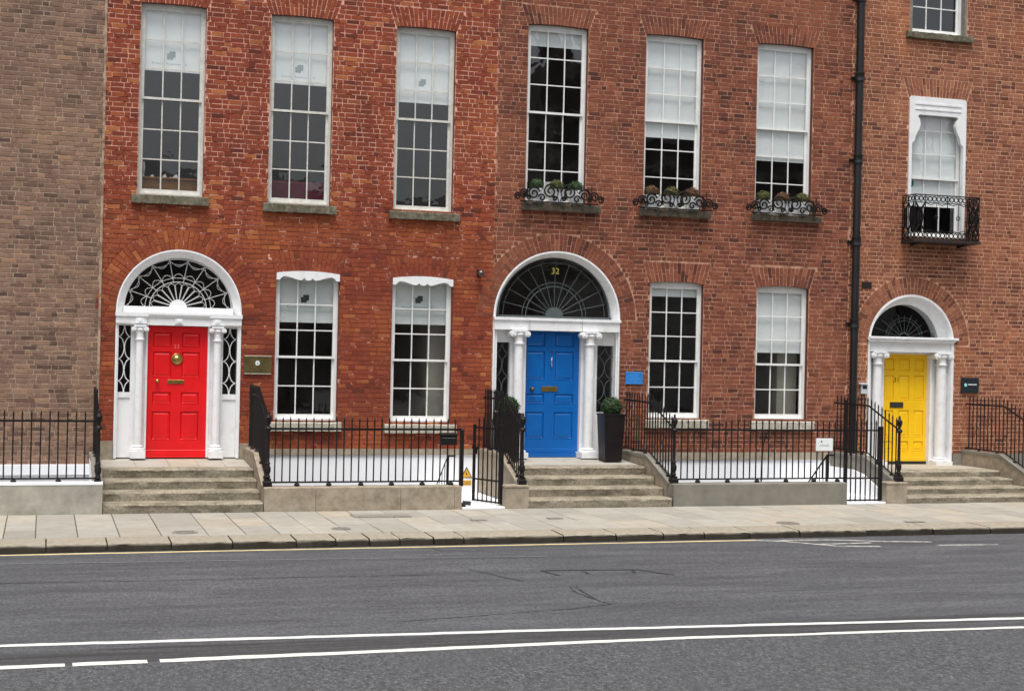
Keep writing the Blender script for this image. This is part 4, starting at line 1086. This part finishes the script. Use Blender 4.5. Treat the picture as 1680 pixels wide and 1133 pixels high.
def gate(label, x_hinge, y_hinge, width, angle, nbars, z0, zrails, ztip, right_hinge=True):
    """gate leaf in its own frame: x from 0 (hinge) to -width"""
    t = thing('iron_gate', label, 'gate', 'area gates', (x_hinge, y_hinge, 0)); t.rotation_euler = (0, 0, rad(angle))
    MB().box(-0.034, 0.034, -0.03, 0.03, z0, ztip - 0.12, 0.006).build('hinge_stile', 'iron', t)
    MB().box(-width - 0.02, -width + 0.02, -0.02, 0.02, z0, ztip - 0.14, 0.006).build('latch_stile', 'iron', t)
    for i in range(1, nbars + 1):
        put('bar', bar_mesh(ztip - z0, 0.013), t, (-width * i / (nbars + 1), 0, z0))
    for z in zrails: MB().box(-width, 0, -0.008, 0.008, z - 0.014, z + 0.014).build('rail', 'iron', t)
    MB().box(-width - 0.02, -width + 0.14, -0.04, -0.012, 0.98, 1.02).box(-width + 0.06, -width + 0.10, -0.045, -0.012, 0.90, 1.0).build('latch', 'iron', t)
    return t
gate('black iron gate swung open at the left of the blue door steps', 7.665, -2.42, 0.72, -65, 5, 0.055, (0.075, 0.45, 1.36), 1.56)
g = gate('black iron gate, closed, at the left of the yellow door steps', 15.22, -2.45, 0.74, 0, 6, 0.035, (0.055, 0.47, 1.375), 1.57)
gp = MB().box(14.435, 14.475, -2.475, -2.43, 0.40, 1.95, 0.005)
tag(gp.build('gate_post', 'iron'), 'tall thin black iron post at the left of the closed gate', 'post')
# painted slabs inside the gates
def gate_slab(label, x0, x1):
    t = thing('gate_landing', label, 'landing', 'painted landings behind the gates')
    MB().box(x0, x1, -2.62, -0.005, -0.25, 0.028, 0.01).build('slab', 'masonry_white', t)
    for k in range(5):
        MB().box(x0 - 0.26 * (k + 1), x0 - 0.26 * k - 0.002, -2.30, -1.20, -0.45 - 0.19 * k, -0.17 - 0.19 * k).build('stair', 'masonry_white', t)
gate_slab('white painted landing behind the open gate beside the blue door steps', 6.92, 7.96)
gate_slab('white painted landing behind the closed gate beside the yellow door steps', 14.42, 15.54)
def stair_rail(label, x, z, dx, n):
    t = thing('area_handrail', label, 'handrail', 'handrails on the area stairs'); y = -1.2
    MB().box(x, x + 0.14, y - 0.012, y + 0.012, z - 0.015, z + 0.015).build('top_rail', 'iron', t)
    MB().prism([(x - dx, z - 0.015 - 0.95), (x, z - 0.02), (x, z + 0.02), (x - dx, z + 0.02 - 0.95)], y - 0.012, y + 0.012).build('sloping_rail', 'iron', t)
    MB().box(x - 0.02, x + 0.02, y - 0.02, y + 0.02, -0.2, z).build('post', 'iron', t)
    for k in range(1, n):
        zz = z - 0.95 * k / n; MB().box(x - dx * k / n - 0.006, x - dx * k / n + 0.006, y - 0.006, y + 0.006, zz - 0.9, zz).build('baluster', 'iron', t)
stair_rail('black sloping handrail in the basement area behind the letter box', 7.03, 0.81, 0.36, 7)
stair_rail('black sloping handrail in the basement area under the white board sign', 14.79, 0.81, 0.72, 9)
cr = thing('curved_rail', 'thin black rail with a curved top behind the middle of the right railing', 'handrail')
MB().tube([(13.34, -1.2, -0.6), (13.36, -1.2, 0.7), (13.38, -1.2, 1.02), (13.44, -1.2, 1.2), (13.52, -1.2, 1.3), (13.56, -1.2, 1.3)], 0.016, 8).build('rail', 'iron', cr)

# ---------------------------------------------------------------- things on the facades
dp = thing('drainpipe', 'tall black cast iron drainpipe between the blue and yellow door houses', 'drainpipe')
smooth_by_angle(MB().lathe([(0.078, 0.80), (0.078, TOP)], (15.985, -0.12), 16).build('pipe', 'pipe_paint', dp), 40)
for z in (3.35, 5.05, 6.75, 8.45, 10.1):
    smooth_by_angle(MB().lathe([(0.079, z), (0.098, z + 0.01), (0.102, z + 0.03), (0.094, z + 0.05), (0.094, z + 0.15), (0.104, z + 0.165), (0.104, z + 0.19), (0.08, z + 0.20)], (15.985, -0.12), 16).build('collar', 'pipe_paint', dp), 40)
    MB().box(15.84, 16.13, -0.03, -0.002, z + 0.06, z + 0.12).build('bracket', 'pipe_paint', dp)
MB().tube([(15.985, -0.12, 0.82), (15.985, -0.13, 0.72), (15.985, -0.19, 0.60)], 0.078, 12).build('shoe', 'pipe_paint', dp)

def plaque(name, label, cat, x0, x1, z0, z1, material, th=0.03):
    t = thing(name, label, cat)
    MB().box(x0, x1, -th, -0.004, z0, z1, 0.004).build('plate', material, t)
    return t
t = plaque('brass_plaque', 'dull brass plaque on the red brick wall right of the red door', 'plaque', 3.47, 3.97, 2.21, 2.555, 'brass_plate', 0.035)
for z in (2.213, 2.535): MB().box(3.475, 3.965, -0.041, -0.035, z, z + 0.016).build('rim', 'sill_pale', t)
n = 14
MB().prism([(3.715 + 0.042 * math.cos(2 * math.pi * k / n), 2.415 + 0.045 * math.sin(2 * math.pi * k / n)) for k in range(n)], -0.040, -0.035).build('emblem', 'sign_white', t)
MB().prism([(3.715 + 0.018 * math.cos(2 * math.pi * k / n), 2.412 + 0.022 * math.sin(2 * math.pi * k / n)) for k in range(n)], -0.043, -0.040).build('emblem_centre', 'print_grey', t)
m = MB()
for zz, w_ in ((2.345, 0.14), (2.315, 0.18), (2.288, 0.12)):
    x = 3.715 - w_ / 2
    while x < 3.715 + w_ / 2: m.box(x, x + 0.012, -0.037, -0.035, zz, zz + 0.010); x += 0.018
m.build('lettering', 'brass', t)
for x in (3.50, 3.94):
    for z in (2.24, 2.52): MB().cyl_y(x, z, 0.010, -0.042, -0.035, 8).build('screw', 'brass', t)
t = plaque('blue_plaque', 'small bright blue plaque on the brick right of the blue door', 'plaque', 10.95, 11.31, 2.13, 2.37, 'blue_plate')
m = MB()
for zz, w_ in ((2.30, 0.18), (2.26, 0.12), (2.22, 0.22), (2.18, 0.16)):
    x = 11.13 - w_ / 2
    while x < 11.13 + w_ / 2: m.box(x, x + 0.016, -0.033, -0.030, zz, zz + 0.020); x += 0.024
m.build('lettering', 'blue_plate_light', t)
MB().box(10.955, 11.305, -0.034, -0.030, 2.352, 2.364).box(10.955, 11.305, -0.034, -0.030, 2.136, 2.148).build('rim', 'blue_plate_light', t)
t = plaque('nameplate', 'small black square nameplate with a pale teal dot right of the yellow door', 'sign', 18.65, 19.07, 2.05, 2.37, 'sign_dark', 0.045)
MB().cyl_y(18.745, 2.215, 0.036, -0.049, -0.045, 16).build('dot', 'teal', t)
m = MB(); x = 18.81
while x < 19.01: m.box(x, x + 0.018, -0.048, -0.045, 2.212, 2.236); x += 0.0235
m.build('lettering', 'sign_white', t)
ic = thing('intercom', 'small grey intercom beside the yellow doorway, right of the drainpipe', 'intercom')
MB().box(16.21, 16.36, -0.06, -0.004, 2.00, 2.20, 0.006).build('body', 'print_faint', ic)
MB().prism([(16.18, 2.20), (16.38, 2.20), (16.37, 2.225), (16.19, 2.225)], -0.09, -0.004).build('hood', 'sign_white', ic)
MB().box(16.245, 16.345, -0.064, -0.06, 2.10, 2.17).build('screen', 'sign_dark', ic)
vt = thing('air_vent', 'dark rectangular air vent in the brick above the yellow arch', 'vent')
MB().box(16.20, 16.44, -0.008, 0.02, 4.19, 4.33).build('plate', 'black_plain', vt)
for k in range(5): MB().box(16.21, 16.43, -0.013, -0.008, 4.20 + k * 0.025, 4.213 + k * 0.025).build('slat', 'iron_rust', vt)
lt = thing('wall_light', 'small dark round wall light high between the red and blue door arches', 'wall light')
MB().box(7.85, 7.93, -0.02, -0.003, 4.15, 4.27).build('bracket', 'iron', lt)
MB().tube([(7.89, -0.02, 4.22), (7.89, -0.09, 4.24), (7.89, -0.14, 4.21)], 0.012, 6).build('arm', 'iron', lt)
smooth_by_angle(MB().lathe([(0.02, 4.13), (0.055, 4.145), (0.072, 4.18), (0.07, 4.215), (0.045, 4.25), (0.01, 4.262)], (7.89, -0.15), 14).build('lamp', 'dull_metal', lt), 50)
wg = thing('warning_sign', 'yellow triangular warning sign with a label under it on the white basement wall', 'sign')
def tri(cx, zb, w_, h_): return [(cx - w_ / 2, zb), (cx + w_ / 2, zb), (cx, zb + h_)]
MB().prism(tri(7.73, 0.295, 0.225, 0.215), -0.010, -0.002).build('border', 'black_plain', wg)
MB().prism(tri(7.73, 0.310, 0.175, 0.165), -0.013, -0.010).build('triangle', 'warning_yellow', wg)
MB().prism([(7.715, 0.40), (7.725, 0.37), (7.718, 0.37), (7.745, 0.325), (7.738, 0.358), (7.746, 0.358), (7.735, 0.40)], -0.015, -0.013).build('flash_symbol', 'black_plain', wg)
MB().box(7.63, 7.83, -0.010, -0.002, 0.155, 0.25).build('label_plate', 'warning_yellow', wg)
m = MB()
for z in (0.17, 0.195, 0.222):
    x = 7.645
    while x < 7.81: m.box(x, x + 0.012, -0.0115, -0.010, z, z + 0.011); x += 0.017
m.build('lettering', 'black_plain', wg)
lb = thing('letter_box', 'black metal letter box hung on the railing beside the open gate', 'letter box')
MB().box(6.53, 6.81, -2.58, -2.47, 1.10, 1.27, 0.006).build('body', 'iron', lb)
MB().prism_x([(-2.60, 1.265), (-2.46, 1.275), (-2.46, 1.305), (-2.60, 1.28)], 6.52, 6.82).build('lid', 'iron', lb)
MB().box(6.55, 6.79, -2.584, -2.58, 1.215, 1.228).build('slot', 'steel', lb)
bs = thing('board_sign', 'small white board sign fixed to the railing left of the yellow door gate', 'sign')
MB().box(13.82, 14.17, -2.485, -2.465, 0.99, 1.225).build('board', 'sign_white', bs)
m = MB(); x = 13.89
for i, (w_, h_) in enumerate(((0.03, 0.03), (0.05, 0.05), (0.03, 0.028), (0.025, 0.03), (0.03, 0.045), (0.012, 0.012))):
    zc = 1.095 + 0.006 * math.sin(i * 2)
    m.tube([(x, -2.487, zc - h_ / 2), (x + w_ * 0.5, -2.487, zc + h_ / 2), (x + w_ * 0.8, -2.487, zc - h_ / 3), (x + w_, -2.487, zc)], 0.004, 4); x += w_ + 0.004
m.build('handwriting', 'print_grey', bs)
MB().cyl_y(13.93, 1.165, 0.016, -2.488, -2.485, 10).build('mark', 'print_dark', bs)
ho = thing('coiled_hose', 'black coiled hose end lying on the white landing at the foot of the open gate', 'hose')
MB().tube([(7.0 + 0.10 * math.cos(a), -2.48 + 0.06 * math.sin(a), 0.062 + 0.006 * a) for a in [i * 0.35 for i in range(24)]], 0.018, 7).build('coil', 'black_plain', ho)
MB().box(6.92, 7.0, -2.55, -2.47, 0.03, 0.10, 0.01).build('nozzle', 'black_plain', ho)

# ---------------------------------------------------------------- plants
def ball(parent, c, r, n, size, material, seed, squash=0.95):
    rn = random.Random(seed); vs = []; fs = []
    for i in range(n):
        d = Vector((rn.gauss(0, 1), rn.gauss(0, 1), rn.gauss(0, 1))).normalized()
        bumpy = 1 + 0.05 * math.sin(7 * d.x + seed) * math.sin(6 * d.z + 2 * seed) + 0.05 * math.sin(9 * d.y + seed)
        p = Vector(c) + Vector((d.x, d.y, d.z * squash)) * r * bumpy * (0.74 + 0.34 * rn.random() ** 1.5)
        nrm = (d + Vector((rn.uniform(-1, 1), rn.uniform(-1, 1), rn.uniform(-1, 1))) * 0.8).normalized()
        u = nrm.orthogonal().normalized(); u.rotate(Matrix.Rotation(rn.uniform(0, 6.28), 3, nrm)); v = nrm.cross(u)
        s_ = size * rn.uniform(0.7, 1.3); o = len(vs)
        vs += [tuple(p - u * s_), tuple(p - v * s_ * 0.5 + nrm * s_ * 0.15), tuple(p + u * s_), tuple(p + v * s_ * 0.5 + nrm * s_ * 0.15)]
        fs.append((o, o + 1, o + 2, o + 3))
    o = len(vs); m = MB().add(vs, fs)
    m.lathe([(0.01, c[2] - r * 0.78 * squash)] + [(r * 0.8 * math.cos(a), c[2] + r * 0.8 * squash * math.sin(a)) for a in [-1.1 + i * 0.37 for i in range(7)]] + [(0.01, c[2] + r * 0.8 * squash)], (c[0], c[1]), 12)
    b = m.build('foliage', material, parent); b['kind'] = 'stuff'
    return b
def taper(m, cx, cy, w0, w1, z0, z1):
    a, b = w0 / 2, w1 / 2
    return m.add([(cx - a, cy - a, z0), (cx + a, cy - a, z0), (cx + a, cy + a, z0), (cx - a, cy + a, z0), (cx - b, cy - b, z1), (cx + b, cy - b, z1), (cx + b, cy + b, z1), (cx - b, cy + b, z1)],
                 [(0, 3, 2, 1), (4, 5, 6, 7), (0, 1, 5, 4), (1, 2, 6, 5), (2, 3, 7, 6), (3, 0, 4, 7)])
def planter(label, x, seed, r=0.195, zc=1.69):
    pt = thing('planter', label, 'planter', 'planters beside the blue door'); y, h = -0.52, 0.22
    taper(MB(), x, y, 0.34, 0.42, 0.655, 1.54).build('pot', 'pot_dark', pt)
    MB().box(x - h, x + h, y - h, y - h + 0.03, 1.54, 1.57).box(x - h, x + h, y + h - 0.03, y + h, 1.54, 1.57).box(x - h, x - h + 0.03, y - h + 0.03, y + h - 0.03, 1.54, 1.57).box(x + h - 0.03, x + h, y - h + 0.03, y + h - 0.03, 1.54, 1.57).build('rim', 'pot_dark', pt)
    MB().box(x - 0.20, x + 0.20, y - 0.20, y + 0.20, 1.541, 1.55).build('soil', 'soil', pt)
    ball(pt, (x + 0.01, y, zc), r, 4200, 0.018, 'leaf_green', seed)
planter('clipped round green shrub in a tall black planter right of the blue door', 10.46, 3)
planter('clipped round green shrub in a tall black planter left of the blue door, behind railings', 8.36, 5, 0.21, 1.67)
BX = [(9.00, 9.40, 9.80), (11.40, 11.84, 12.28), (13.86, 14.30, 14.74)]
LF = [('leaf_green', 'leaf_olive', 'leaf_green'), ('leaf_brown', 'leaf_olive', 'leaf_brown'), ('leaf_olive', 'leaf_brown', 'leaf_olive')]
CW = {'leaf_green': 'green', 'leaf_olive': 'olive', 'leaf_brown': 'rusty brown'}
PW = ('left', 'middle', 'right'); WW = ('upper window above the blue door', 'second upper window from the drainpipe', 'upper window beside the drainpipe')
for i in range(3):
    for k in range(3):
        x = BX[i][k]; z = 5.605 + (0.02 if i == 2 else 0); y = -0.055; lf = LF[i][k]
        p = thing('potted_shrub', '%s ball shrub in white pot, %s of three, %s' % (CW[lf], PW[k], WW[i]), 'potted plant', 'shrubs in white pots on the window ledges')
        dark = (i == 2 and k == 1)
        taper(MB(), x, y, 0.21, 0.27, z, z + 0.27).build('pot', 'pot_white', p)
        MB().box(x - 0.125, x + 0.125, y - 0.125, y + 0.125, z + 0.258, z + 0.266).build('soil', 'soil', p)
        ball(p, (x, y, z + 0.345), 0.142, 1500, 0.015, lf, i * 3 + k + 11, 0.82)

def scroll(m, cx, cz, r, y, turns=1.6, a0=0.0, sg=1, th=0.012, tail=None):
    pts = []
    n = 26
    for i in range(n + 1):
        t = i / n; a = a0 + sg * turns * 2 * math.pi * t
        rr = r * (1 - 0.80 * t)
        pts.append((cx + rr * math.cos(a), y, cz + rr * math.sin(a)))
    if tail: pts = [(tail[0], y, tail[1])] + pts
    m.tube(pts, th, 5)
def guard(label, cx, z0):
    t = thing('window_guard', label, 'window guard', 'scrolled iron window guards')
    y = -0.215; b = z0 + 0.03
    MB().box(cx - 0.80, cx + 0.80, y - 0.010, y + 0.010, z0 + 0.0, z0 + 0.024).build('bottom_rail', 'iron', t)
    for sg in (-1, 1):
        MB().box(cx + sg * 0.66 - 0.01, cx + sg * 0.66 + 0.01, y + 0.010, -0.002, z0 - 0.001, z0 + 0.022).build('side_rail', 'iron', t)
        for (dx, dz, r, a0, tn, s2) in ((0.19, 0.19, 0.155, math.pi, 1.7, -1), (0.36, 0.06, 0.075, 0.2, 1.2, 1), (0.52, 0.14, 0.125, math.pi * 0.9, 1.6, -1), (0.72, 0.12, 0.095, 2.6, 1.6, -1), (0.85, 0.07, 0.07, 2.2, 1.5, -1), (0.63, 0.05, 0.05, 0.3, 1.3, 1), (0.10, 0.055, 0.05, 0.4, 1.3, 1)):
            m = MB(); scroll(m, cx + sg * dx, b + dz, r, y, tn, a0 if sg > 0 else math.pi - a0, s2 * sg, 0.017)
            m.build('scroll', 'iron', t)
        m = MB(); m.tube([(cx + sg * 0.012, y, b), (cx + sg * 0.05, y, b + 0.1), (cx + sg * 0.02, y, b + 0.2), (cx + sg * 0.012, y, b + 0.27)], 0.010, 5); m.build('scroll', 'iron', t)
        m = MB(); m.tube([(cx + sg * 0.33, y, b + 0.25), (cx + sg * 0.40, y, b + 0.17), (cx + sg * 0.45, y, b + 0.28), (cx + sg * 0.58, y, b + 0.26), (cx + sg * 0.66, y, b + 0.16), (cx + sg * 0.66, y, b + 0.34)], 0.010, 5)
        m.build('scroll', 'iron', t)
        m = MB()                                       # side return panel
        for (yy, zz, r) in ((-0.14, 0.12, 0.075), (-0.06, 0.10, 0.055)):
            m = MB(); m.tube([(cx + sg * 0.66, yy + r * (1 - 0.7 * i / 16) * math.cos(i * 0.55), b + zz + r * (1 - 0.7 * i / 16) * math.sin(i * 0.55)) for i in range(17)], 0.010, 5); m.build('side_scroll', 'iron', t)
    return t
guard('black scrolled iron guard on the window ledge above the blue door', 9.42, 5.60)
guard('black scrolled iron guard on the ledge of the second upper window from the drainpipe', 11.86, 5.60)
guard('black scrolled iron guard on the ledge of the upper window beside the drainpipe', 14.32, 5.62)

# ---------------------------------------------------------------- balcony
bc = thing('balcony', 'small black iron balcony under the white framed window of the yellow door house', 'balcony')
bx0, bx1, by, bz0, bz1 = 17.14, 18.72, -0.45, 5.24, 6.16
MB().box(bx0 - 0.02, bx1 + 0.02, by - 0.02, -0.002, bz0 - 0.06, bz0).build('floor_plate', 'iron_rust', bc)
for x in (bx0 + 0.22, bx1 - 0.22): MB().prism_x([(-0.002, bz0 - 0.12), (-0.03, bz0 - 0.12), (by + 0.12, bz0 - 0.075), (by + 0.12, bz0 - 0.061), (-0.002, bz0 - 0.061)], x - 0.02, x + 0.02).build('bracket', 'iron_rust', bc)
def ring(m, P, r, th=0.009, n=12): m.tube([P(r * math.cos(2 * math.pi * k / n), r * math.sin(2 * math.pi * k / n)) for k in range(n)], th, 5, True)
def balcony_panel(name, o, ux, length, bays):
    """iron panel standing on the point o, running along unit vector ux"""
    pp = lambda u, z: (o[0] + ux[0] * u, o[1] + ux[1] * u, z)
    def bar(m, u0, z0, u1, z1, th): m.tube([pp(u0, z0), pp(u1, z1)], th, 5)
    m = MB()
    for z, th in ((bz1, 0.014), (bz1 - 0.155, 0.009), (bz0 + 0.155, 0.009), (bz0 + 0.02, 0.012)): bar(m, 0, z, length, z, th)
    fr_ = m.build(name, 'iron', bc)
    n = max(3, int(round(length / 0.105)))
    for k in range(n):
        u = length * (k + 0.5) / n
        for zc in (bz1 - 0.078, bz0 + 0.088): m = MB(); ring(m, lambda a, b: pp(u + a, zc + b), 0.048, 0.011); m.build('ring', 'iron', fr_)
    za, zb = bz0 + 0.155, bz1 - 0.155; zm = (za + zb) / 2
    for (u0, u1, full_) in bays:
        m = MB(); uc = (u0 + u1) / 2; w2 = (u1 - u0) / 2
        bar(m, u0, bz0 + 0.02, u0, bz1, 0.010); bar(m, u1, bz0 + 0.02, u1, bz1, 0.010)
        if full_:
            for sg in (-1, 1):
                m.tube([pp(uc + sg * w2, za), pp(uc + sg * w2 * 0.35, za + (zm - za) * 0.45), pp(uc + sg * w2 * 0.55, zm), pp(uc + sg * w2 * 0.35, zb - (zb - zm) * 0.45), pp(uc + sg * w2, zb)], 0.014, 5)
                m.tube([pp(uc - sg * w2 * 0.9, za), pp(uc, za + (zm - za) * 0.5), pp(uc + sg * w2 * 0.3, zm - 0.06)], 0.010, 5)
                m.tube([pp(uc - sg * w2 * 0.9, zb), pp(uc, zb - (zm - za) * 0.5), pp(uc + sg * w2 * 0.3, zm + 0.06)], 0.010, 5)
            ring(m, lambda a, b: pp(uc + a, zm + b), 0.055, 0.013); ring(m, lambda a, b: pp(uc + a, zm + b), 0.025, 0.013, 8)
            for k in range(8): a = k * math.pi / 4; bar(m, uc, zm, uc + 0.07 * math.cos(a), zm + 0.07 * math.sin(a), 0.008)
        else:
            k = 2
            for q in range(k):
                ua, ub = u0 + (u1 - u0) * q / k, u0 + (u1 - u0) * (q + 1) / k; um = (ua + ub) / 2
                m.tube([pp(ua, zb), pp(um, zb - 0.05), pp(ub, zb)], 0.009, 5); m.tube([pp(ua, za), pp(um, za + 0.05), pp(ub, za)], 0.009, 5)
            bar(m, uc, za, uc, zb, 0.005); ring(m, lambda a, b: pp(uc + a, zm + b), 0.04, 0.009, 10)
        m.build('scrollwork', 'iron', fr_)
L = bx1 - bx0
balcony_panel('front_panel', (bx0, by), (1, 0), L, [(0.02, 0.26, True), (0.26, L * 0.5, False), (L * 0.5, L - 0.26, False), (L - 0.26, L - 0.02, True)])
balcony_panel('side_panel', (bx0, by), (0, 1), -by, [(0.02, 0.22, True), (0.22, -by - 0.01, True)])
balcony_panel('side_panel', (bx1, by), (0, 1), -by, [(0.02, 0.22, True), (0.22, -by - 0.01, True)])

# ---------------------------------------------------------------- seen through the windows
dk = thing('desk', 'brown wooden desk behind the leftmost upper window', 'desk')
MB().box(1.45, 2.75, 0.42, 1.1, 5.50, 5.72).build('front_board', 'wood', dk); MB().box(1.42, 2.78, 0.38, 1.15, 5.722, 5.75).build('top', 'wood', dk)
MB().box(1.5, 2.7, 0.5, 1.1, 4.76, 5.498).build('drawer_unit', 'wood', dk)
for i, (x, w_, h_) in enumerate(((1.80, 0.09, 0.05), (2.02, 0.10, 0.07), (2.22, 0.13, 0.08), (2.13, 0.08, 0.03))):
    tag(MB().prism([(x - w_ / 2, 5.751), (x + w_ / 2, 5.751), (x + w_ * 0.2, 5.751 + h_), (x - w_ * 0.1, 5.751 + h_ * 0.8)], 0.44 + 0.03 * i, 0.52 + 0.03 * i).build('paper_pile', 'paper'), ('%s white paper heap on the desk behind the leftmost upper window' % ('first', 'second', 'tallest', 'flattest')[i]), 'papers', 'papers on the desk')
fg = thing('desk_ornament', 'slim white upright ornament on the desk behind the leftmost upper window', 'ornament')
smooth_by_angle(MB().lathe([(0.03, 5.751), (0.03, 5.77), (0.008, 5.80), (0.016, 5.86), (0.026, 5.93), (0.022, 6.0), (0.006, 6.05)], (1.66, 0.6), 12).build('body', 'paper', fg), 50)
ss = thing('sofa', 'plum red sofa behind the second upper window of the red door house', 'sofa')
MB().box(3.6, 5.3, 0.75, 0.95, 4.76, 5.85, 0.04).build('backrest', 'plum', ss); MB().box(3.6, 5.3, 0.952, 1.7, 4.76, 5.2, 0.04).build('seat', 'plum', ss)
bxw = thing('white_box', 'white box on the floor behind the upper window nearest the red house', 'box')
MB().box(9.32, 9.72, 0.45, 0.7, 5.60, 6.08).build('body', 'paper', bxw); MB().box(9.2, 9.9, 0.42, 0.8, 4.91, 5.598).build('stand', 'room_wall', bxw)
MB().box(7.05, 8.1, 0.6, 3.5, 0.71, 4.5).build('room_partition', 'room_wall', red)
MB().box(14.55, 15.0, 0.5, 2.8, 0.79, 4.6).build('room_partition', 'room_wall', blu)

# ---------------------------------------------------------------- across the street (mirrored in the panes)
def far_house(label, x0, x1, h, roof, base):
    t = thing('far_house', label, 'house')
    y = -46.0
    MB().box(x0, x1, y - 9, y, GZ, h).build('wall', 'far_brick', t)
    if base:
        for k in range(9): MB().box(x0, x1, y, y + 0.08, 0.05 + k * 0.72, 0.63 + k * 0.72).build('stone_course', 'far_stone', t)
    if base:
        for z in (7.2, 9.0, 12.6, 14.6, 17.6): MB().box(x0, x1, y, y + 0.35, z, z + 0.35).build('stone_band', 'far_stone', t)
    for k in range(int((x1 - x0) / 3.2)):
        for z in (1.6, 5.6, 9.6, 13.4):
            if z + 2.2 < h and not (base and z < 6): MB().box(x0 + 1 + k * 3.2, x0 + 2.2 + k * 3.2, y, y + 0.05, z, z + 2.1).build('window', 'black_plain', t)
    if roof: MB().prism_x([(y + 0.3, h), (y - 4.5, h + roof), (y - 9.3, h)], x0 - 0.2, x1 + 0.2).build('roof', 'slate', t)
    MB().box(x0 + 0.2, x0 + 1.4, y - 2, y - 1, h, h + 2.6).build('chimney', 'far_brick', t)
far_house('low house across the street mirrored in the leftmost upper windows', -2.0, 11.5, 9.4, 2.6, False)
far_house('second low house across the street mirrored in the third upper window', 12.0, 23.2, 8.0, 3.2, False)
far_house('tall stone building across the street mirrored in the blue door house windows', 24.9, 46.5, 18.5, 0, True)
far_house('dark house across the street beyond the tall stone building, seen only mirrored', 47, 75, 13, 2, False)
